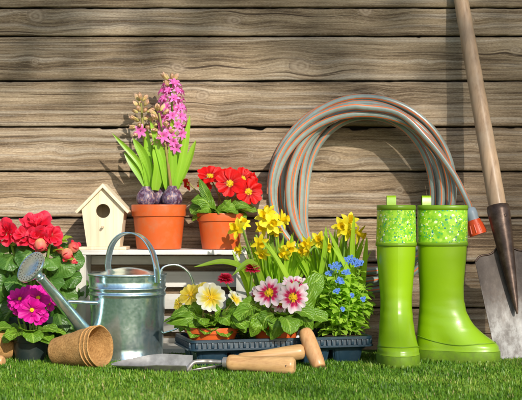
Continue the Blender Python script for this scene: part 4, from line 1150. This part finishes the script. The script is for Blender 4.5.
# ================================================================== PEAT POTS
def peat_mesh(name='peat_pot'):
    rb, rt, L, w = .0265, .0405, .094, .0030
    prof = [(0, 0), (rb*.9, 0), (rb, .002), (rb+.0005, .005), (rt-.0008, L-.002), (rt, L-.0008), (rt-.0008, L), (rt-w+.0006, L), (rt-w, L-.0015), (rb-w+.001, w+.002), (rb-w-.001, w), (0, w)]
    pr = []
    for (a, b) in zip(prof[:-1], prof[1:]):
        k = max(1, int(math.hypot(b[0]-a[0], b[1]-a[1])/.006))
        pr += [(a[0]+(b[0]-a[0])*i/k, a[1]+(b[1]-a[1])*i/k) for i in range(k)]
    pr.append(prof[-1])
    m = MB(); m.lathe(pr, 56)
    for i, v in enumerate(m.v):
        k = 1+.012*math.sin(i*12.9898)*0+.018*math.sin(v[2]*170+v[0]*130)*math.sin(v[1]*120)
        m.v[i] = (v[0]*k, v[1]*k, v[2])
    o = m.build(name, 'peat_fibre', None, sharp=60); return o
tilt = math.atan2(.0405-.0265, .094)
def lay(o, pos, yaw, el):          # the pot axis (local z) laid along heading yaw with elevation el
    d = V((math.cos(yaw)*math.cos(el), math.sin(yaw)*math.cos(el), math.sin(el)))
    X, Y, Z = basis(d); o.matrix_world = Matrix.Translation(pos) @ Matrix((X, Y, Z)).transposed().to_4x4(); return d
pp = peat_mesh(); yaw = R(-31); pos = V((P(56, 0, -.03).x, -.032, .0305))
d = lay(pp, pos, yaw, tilt)
tag(pp, 'brown peat pot lying on the grass, outermost and leftmost of the nested three', 'plant pot', 'peat pots lying on the grass')
for k, lb in ((1, 'middle brown peat pot of the three nested together, only its rim showing'), (2, 'brown peat pot nested innermost of the three, its round mouth open to view')):
    q = pp.copy(); C.objects.link(q); q.location = pos+d*(.0095*k); tag(q, lb, 'plant pot', 'peat pots lying on the grass')
q = pp.copy(); C.objects.link(q); lay(q, V((P(11, 0, .05).x, .055, .0305)), R(-152), tilt); tag(q, 'brown peat pot cut by the left edge, dark mouth turned left', 'plant pot', 'peat pots lying on the grass')

# ================================================================== MAGENTA PRIMULA and BEGONIA
def magenta_primula():
    yc = .030; s = sc(yc); c = P(30.5, 0, yc); c.z = .003
    t = thing('potted_primula', 'magenta primula in a black plastic pot on the grass at left', 'potted plant', c)
    zr = P(0, 336.5, yc-.03).z
    pot(t, c, 17.8*s, 14.8*s, zr-c.z, 'black_plastic', .013)
    m = MB(); b = V((c.x, c.y, zr-.008))
    leaf_ring(m, b, 12, (.05, .066), (.036, .046), (.3, .8), (.7, 1.2), .01)
    at_leaf(m, 25, 333, yc-.03, -2.2, .45, .046, .042, 1.5, .2); at_leaf(m, 30, 332, yc-.03, -1.2, .45, .046, .042, 1.9, .0); at_leaf(m, 36, 331, yc-.02, -.35, .45, .050, .028, .9, .3)
    at_leaf(m, 38, 332, yc, -.1, .4, .062, .03, 1.1); at_leaf(m, 20, 330, yc, PI, .4, .06, .032, .9)
    m.build('foliage', 'primula_leaf', t)
    st = MB()
    for px, py, dy, dia, n in ((20, 299, -.035, 26, (-.25, -.9, .55)), (38, 298, -.03, 27, (.3, -.85, .55)), (32, 310, -.05, 29, (.1, -1, -.1)), (18, 308, -.04, 19, (-.5, -.9, -.2)), (29, 294, -.01, 24, (0, -.7, .8)), (11, 302, -.02, 16, (-.9, -.5, .2)), (49, 304, -.015, 17, (.9, -.5, .1)), (39, 316, -.045, 20, (.4, -.9, -.4))):
        q = P(px, py, yc+dy); nv = V(n).normalized(); stem_to(st, b+V((U(-.01, .01), U(-.008, .008), 0)), q-nv*.004, .0017)
        primula_flower(t, q, nv, dia*s, 'magenta_petal', 6, .14, ruf=.09)
    st.build('flower_stem', 'stem_green', t)
magenta_primula()

def begonia():
    yc = .135; s = sc(yc); c = P(32, 0, yc); c.z = .003
    t = thing('potted_begonia', 'red double begonia with dark leaves and round buds behind the magenta primula', 'potted plant', c)
    pot(t, c, .055, .042, .085, 'black_plastic', .014)
    b = V((c.x, c.y, .08)); m = MB(); st = MB()
    spots = [(10, 262, -.05), (28, 258, -.06), (50, 262, -.06), (62, 268, -.04), (70, 280, -.03), (16, 285, -.06), (2, 292, -.05), (34, 278, -.05), (52, 285, -.06), (66, 300, -.03), (-6, 270, -.04), (44, 300, -.04), (60, 320, -.02), (14, 310, -.03), (72, 262, -.02), (40, 250, -.02), (20, 246, -.01), (58, 250, -.02), (-2, 250, -.02), (66, 335, .0), (-4, 315, -.04), (76, 290, .02), (50, 330, .02), (30, 318, .0), (8, 330, .02), (-14, 290, 0.), (30, 268, .02), (55, 272, .02), (10, 275, .02), (-10, 330, .01)]
    for px, py, dy in spots:
        q = P(px, py, yc+dy); a = math.atan2(q.y-b.y, q.x-b.x)+U(-.4, .4)
        a = math.atan2(-.5-.3*U(0, 1), (px-32)/45.+U(-.3, .3))
        L = U(.050, .066); stt = q-V((math.cos(a), math.sin(a), .2))*(L*.4)
        hd = V(((px-32)/45.+U(-.6, .6), -.35, U(-1.1, .15))).normalized(); stt = q-hd*(L*.5)
        ribbon(m, spline([stt, q+V((0, -.008, .006)), q+hd*(L*.5)], 11), L*U(.85, 1.1), w_round, -.10, V((U(-.9, 1.), -1, U(-.1, 1.1))), 10, .24, 0, None, .15)
        stem_to(st, b+V((U(-.02, .02), U(-.02, .02), 0)), stt, .0024)
    m.build('foliage', 'begonia_leaf', t)
    def bloom(px, py, dy, dia, n, layers):
        q = P(px, py, yc+dy); B = basis(n, U(0, 6)); mm = MB(); L = dia*s/2
        for lay_, (cnt, sc_, tl, ha) in enumerate(layers):
            for k in range(cnt):
                fan(mm, q+B[2]*(.0012*lay_), B, 2*PI*k/cnt+lay_*.7+U(-.15, .15), L*sc_*U(.88, 1.08), ha, 0., tl+U(-.12, .12), .05, U(.05, .3), .13, 9, 7, 0, None, .28, 2.4)
        o = mm.build('flower', 'begonia_petal', t); stem_to(st, b, q-B[2]*.006, .003); return o
    full = [(4, 1.2, .05, .80), (4, .95, .38, .85), (3, .62, .8, .95), (2, .35, 1.2, 1.)]
    bloom(37, 228, -.05, 31, (.05, -.6, .8), full); bloom(52, 236, -.06, 21, (.6, -.75, .2), full[:2]); bloom(25, 236.5, -.065, 24, (-.2, -.8, .5), full[:2]); bloom(38, 238, -.07, 22, (.1, -.8, -.1), full[:2]); bloom(7, 233, -.055, 25, (-.35, -.9, .25), full)
    def bud(px, py, dy, r, n):
        mm = MB(); q = P(px, py, yc+dy); B = basis(n)
        ball(mm, q, r*s, B[2], 18, 12, sz=1.12, bump=.02)
        for k in range(2): 
            X = B[0]*(1 if k else -1)
        o = mm.build('bud', 'begonia_bud', t); stem_to(st, b+V((0, 0, .05)), q-B[2]*r*s, .0022)
        f = MB()
        for k in range(3): fan(f, q-B[2]*(r*s*.55), B, k*2.1, r*s*1.5, .75, 0., .75, 0, .35, .02, 7, 6, 0, U(.6, 1))
        f.build('bud_petal', 'begonia_petal' if r < 6 else 'begonia_bud', o)
    bud(40.5, 245, -.075, 6.0, (.2, -.3, -.9)); bud(73.5, 247.5, -.03, 5.5, (.5, -.5, .6)); bud(67, 254, -.05, 5.6, (.2, -.7, -.6)); bud(60.5, 250.5, -.045, 3.6, (-.2, -.6, .5)); bud(73, 261, -.04, 3.4, (.5, -.5, -.5))
    st.build('stems', 'stem_green', t)
    m = MB()
    for px, py, a in ((14, 246, 2.4), (29, 240, 2.), (57, 244, .4), (63, 240, .6), (54, 252, -.6), (64, 262, -.5), (3, 240, 2.8)):
        leaf(m, P(px, py, yc-.05), a, .7, .024, .017, 1., w_round, .2, .1, 6, 4)
    m.build('young_leaves', 'small_leaf', t)
begonia()

# ================================================================== HAND TOOLS
def handle_prof(L, r):
    return [(0, .6), (.012, .80), (.03, .9), (.10, .97), (.25, .86), (.45, .93), (.72, 1.05), (.90, 1.08), (.965, 1.04), (.99, .9), (1., .72)]
def turned(mb, a, b, r, n=24):
    for_, L = (b-a).normalized(), (b-a).length; pr = handle_prof(L, r); pts = []; rad = []
    for i in range(33):
        f = i/32; 
        for (p, q) in zip(pr[:-1], pr[1:]):
            if p[0] <= f <= q[0]: break
        k = (f-p[0])/(q[0]-p[0]); pts.append(a+for_*(L*f)); rad.append(r*(p[1]+(q[1]-p[1])*k))
    mb.tube(pts, rad, n)
def trowel():
    y0 = -.150; a = P(227, 362.5, y0); b = P(295, 366, y0-.028); ax = (b-a).normalized()
    b.z = max(b.z, .019)
    t = thing('hand_trowel', 'grey-bladed garden trowel frontmost on the grass, hole in its wooden handle end', 'trowel', V((a.x, a.y, 0)))
    m = MB(); turned(m, a, b, .0160); h = m.build('handle', 'handle_wood', t)
    m = MB(); q = P(284.5, 368, y0-.045); dq = V((0, -1, .15)); q = a+(b-a)*.87+V((0, -.0168, .001)); m.tube([q, q+V((0, -.0006, 0))], .0024, 12); m.build('hang_hole', 'dark_steel', h)
    m = MB(); m.tube([a-ax*.008, a-ax*.007, a+ax*.004, a+ax*.006], [.0085, .0098, .0108, .0102], 20); m.build('ferrule', 'tool_steel', t, sharp=40)
    s0 = P(188.5, 372.5, y0-.01); m = MB()
    m.tube(spline([a-ax*.004, a-ax*.030, P(203, 361.5, y0), P(194, 362.5, y0-.002), P(189.5, 367, y0-.004), P(186, 372, y0-.004)], 26), [.0042]*18+[.0044]*9, 12); m.build('shank', 'tool_steel', t)
    heel = P(190, 368, y0-.005); tip = P(111, 364.5, y0+.028); d = (heel-tip); L = d.length; d.normalize(); side = V((0, 0, 1)).cross(d).normalized(); up = d.cross(side)
    if up.z < 0: up = -up
    if side.y > 0: side = -side            # side towards the viewer is the lower edge: the blade lies rolled on its edge
    Rr = Matrix.Rotation(R(17), 3, d)
    if (Rr @ side).z > 0: Rr = Matrix.Rotation(R(-17), 3, d)
    side = Rr @ side; up = Rr @ up
    rows = []; nv, nu = 30, 16
    for i in range(nv+1):
        v = i/nv; hw = .0265*min(1, (v*2.1+.015))**.62*(1-.10*max(0, v-.7)/.3); dep = .026*min(1, v*1.6)**.9
        p = tip+d*(L*v)
        rows.append([p+side*(hw*(j/nu*2-1))+up*(dep*((j/nu*2-1)**2)-dep*.45+.001) for j in range(nu+1)])
    m = MB(); m.grid(rows); m.grid([[q-up*.0014 for q in r] for r in rows])
    m.grid([[r[0], r[0]-up*.0014] for r in rows]); m.grid([[r[-1], r[-1]-up*.0014] for r in rows]); m.grid([[q, q-up*.0014] for q in rows[-1]])
    m.build('blade', 'tool_steel', t, sharp=50)
trowel()
def second_tool():
    y0 = -.095; a = P(238, 360.5, y0-.003); b = P(304, 351.5, y0+.012); ax = (b-a).normalized()
    t = thing('hand_weeder', 'wooden-handled hand tool with narrow steel blade, lying behind the trowel handle', 'hand tool', V((a.x, a.y, 0)))
    m = MB(); turned(m, a, b, .0142); m.build('handle', 'handle_wood', t)
    m = MB(); m.tube([a-ax*.008, a-ax*.007, a+ax*.004, a+ax*.006], [.0075, .0088, .0098, .0094], 18); m.build('ferrule', 'tool_steel', t, sharp=40)
    p1 = P(185, 372.0, -.152); m = MB(); pth = spline([a-ax*.004, P(223, 365.5, -.118), P(206, 369.0, -.140), p1], 16)
    m.tube(pth, [.004]*5+[.005, .006, .0075, .009, .0098, .010, .010, .0098, .0092, .0075, .005, .001], 12, flat=(.28, 1.), up=(0, .55, .83)); m.build('blade', 'tool_steel', t)
second_tool()
def dibber():
    a = P(319.5, 369, -.105); a.z = .007; b = P(304, 329, -.062)
    t = thing('wooden_dibber', 'short smooth wooden dibber standing aslant against the tray rim', 'dibber', V((a.x, a.y, 0)))
    m = MB(); d = b-a; L = d.length; pts = []; rad = []
    for f, r in ((0, .60), (.008, .78), (.025, .86), (.15, .95), (.4, 1.0), (.65, 1.0), (.82, .97), (.92, .86), (.97, .66), (.995, .34), (1., .05)):
        pts.append(a+d*f); rad.append(.0152*r)
    m.tube(pts, rad, 24); m.build('shaft', 'dibber_wood', t)
dibber()
def edge_tool():
    a = P(3.6, 367.5, -.06); b = P(-40, 366, -.03); a.z = .014; b.z = .014
    t = thing('wooden_peg', 'rounded tip of a pale wooden tool handle at the left edge of the grass', 'tool handle', V((a.x, a.y, 0)))
    m = MB(); turned(m, b, a, .011); m.build('handle', 'dibber_wood', t)
edge_tool()

# ================================================================== LIGHT
SD = V((.36, -.82, .45)).normalized()          # towards the sun
def garden_tree():
    # a small tree to the right behind the photographer: its leaves dapple the upper fence
    root = V((3.7, -6.3, 0)); t = thing('garden_tree', 'leafy young tree standing in the garden opposite the fence', 'tree', root)
    m = MB(); m.tube(spline([root, root+V((.05, .05, 1.4)), root+V((-.1, .2, 2.8)), root+V((-.1, .5, 4.3))], 14), [.075-.045*i/14 for i in range(15)], 14)
    lf = MB(); ends = []
    def shade(px, py, dist): return P(px, py, YW)+SD*dist
    cl = []
    for i in range(190):
        px, py = U(-60, 600), U(-150, 130)
        pr = .95 if py < 5 else .78 if py < 40 else .32 if py < 80 else .10
        if py < 70 and (px < 130 or px > 440): pr += .15
        if px < 110 and py < 120: pr += .10
        if px > 470 and py > 60: pr += .3
        if 170 < px < 330 and py > 38: pr -= .2
        if U(0, 1) < pr: cl.append((px, py))
    cl += [(500, 150), (515, 205), (488, 120), (20, 60), (60, 100), (10, 110), (110, 70), (430, 140), (505, 240), (225, 150), (345, 60), (470, 85)]
    for px, py in cl:
        q = shade(px, py, U(5.2, 7.0))
        for k in range(random.randint(3, 6)):
            a = U(0, 6.28); leaf(lf, q+V((U(-.035, .035), U(-.1, .1), U(-.03, .03))), a, U(-.5, .6), U(.05, .085), U(.03, .045), .6, w_ovate, .2, .05, 5, 2)
        ends.append(q)
    for k in range(260):    # the rest of the crown above and behind
        q = root+V((U(-1.2, .9), U(-.5, 1.2), U(3.3, 4.9)))
        for j in range(3): leaf(lf, q+V((U(-.06, .06), U(-.06, .06), U(-.06, .06))), U(0, 6.28), U(-.5, .6), U(.06, .09), U(.035, .05), .6, w_ovate, .2, .05, 4, 2)
    hub = [shade(120, -110, 6.6), shade(420, -110, 6.6), shade(300, -140, 6.8)]
    for h in hub:
        m.tube(spline([root+V((-.1, .25, 2.9)), (root+V((-.1, .25, 3.1))+h)/2+V((0, 0, .15)), h], 12), [.03-.02*i/12 for i in range(13)], 8)
    m.build('trunk', 'bark', t)
    tw = MB()
    for q in ends:
        h = min(hub, key=lambda a: (a-q).length); tw.tube(spline([h, (h+q)/2+V((0, 0, .03)), q], 5), .0022, 5)
    tw.build('twigs', 'bark', t); lf.build('crown', 'tree_leaf', t)
garden_tree()

sun = bpy.data.lights.new('sun', 'SUN'); sun.energy = 5.0; sun.angle = R(.8); sun.color = (1., .94, .84)
so = bpy.data.objects.new('sun', sun); C.objects.link(so); so.rotation_euler = SD.to_track_quat('Z', 'Y').to_euler(); so.location = SD*8
w = bpy.data.worlds.new('World'); scene.world = w; w.use_nodes = True
nt = w.node_tree; bg = nt.nodes['Background']; sky = nt.nodes.new('ShaderNodeTexSky'); sky.sky_type = 'NISHITA'; sky.sun_disc = False
sky.sun_elevation = math.asin(SD.z); sky.sun_rotation = math.atan2(SD.x, SD.y)
nt.links.new(sky.outputs[0], bg.inputs[0]); bg.inputs[1].default_value = .15

cam = bpy.data.cameras.new('camera'); co = bpy.data.objects.new('camera', cam); C.objects.link(co); scene.camera = co
co.location = (0, -D, H); co.rotation_euler = (R(90), 0, 0)
cam.sensor_width = 36; cam.lens = 36*D/(522*S0); cam.clip_end = 300; cam.clip_start = .05
cam.shift_y = (215-200)/522*1.0
cam.dof.use_dof = True; cam.dof.focus_distance = D-.01; cam.dof.aperture_fstop = 9
scene.render.resolution_x = 1024; scene.render.resolution_y = 785
scene.view_settings.view_transform = 'Standard'; scene.view_settings.look = 'None'; scene.view_settings.exposure = 0
scene.cycles.max_bounces = 8; scene.cycles.use_denoising = True
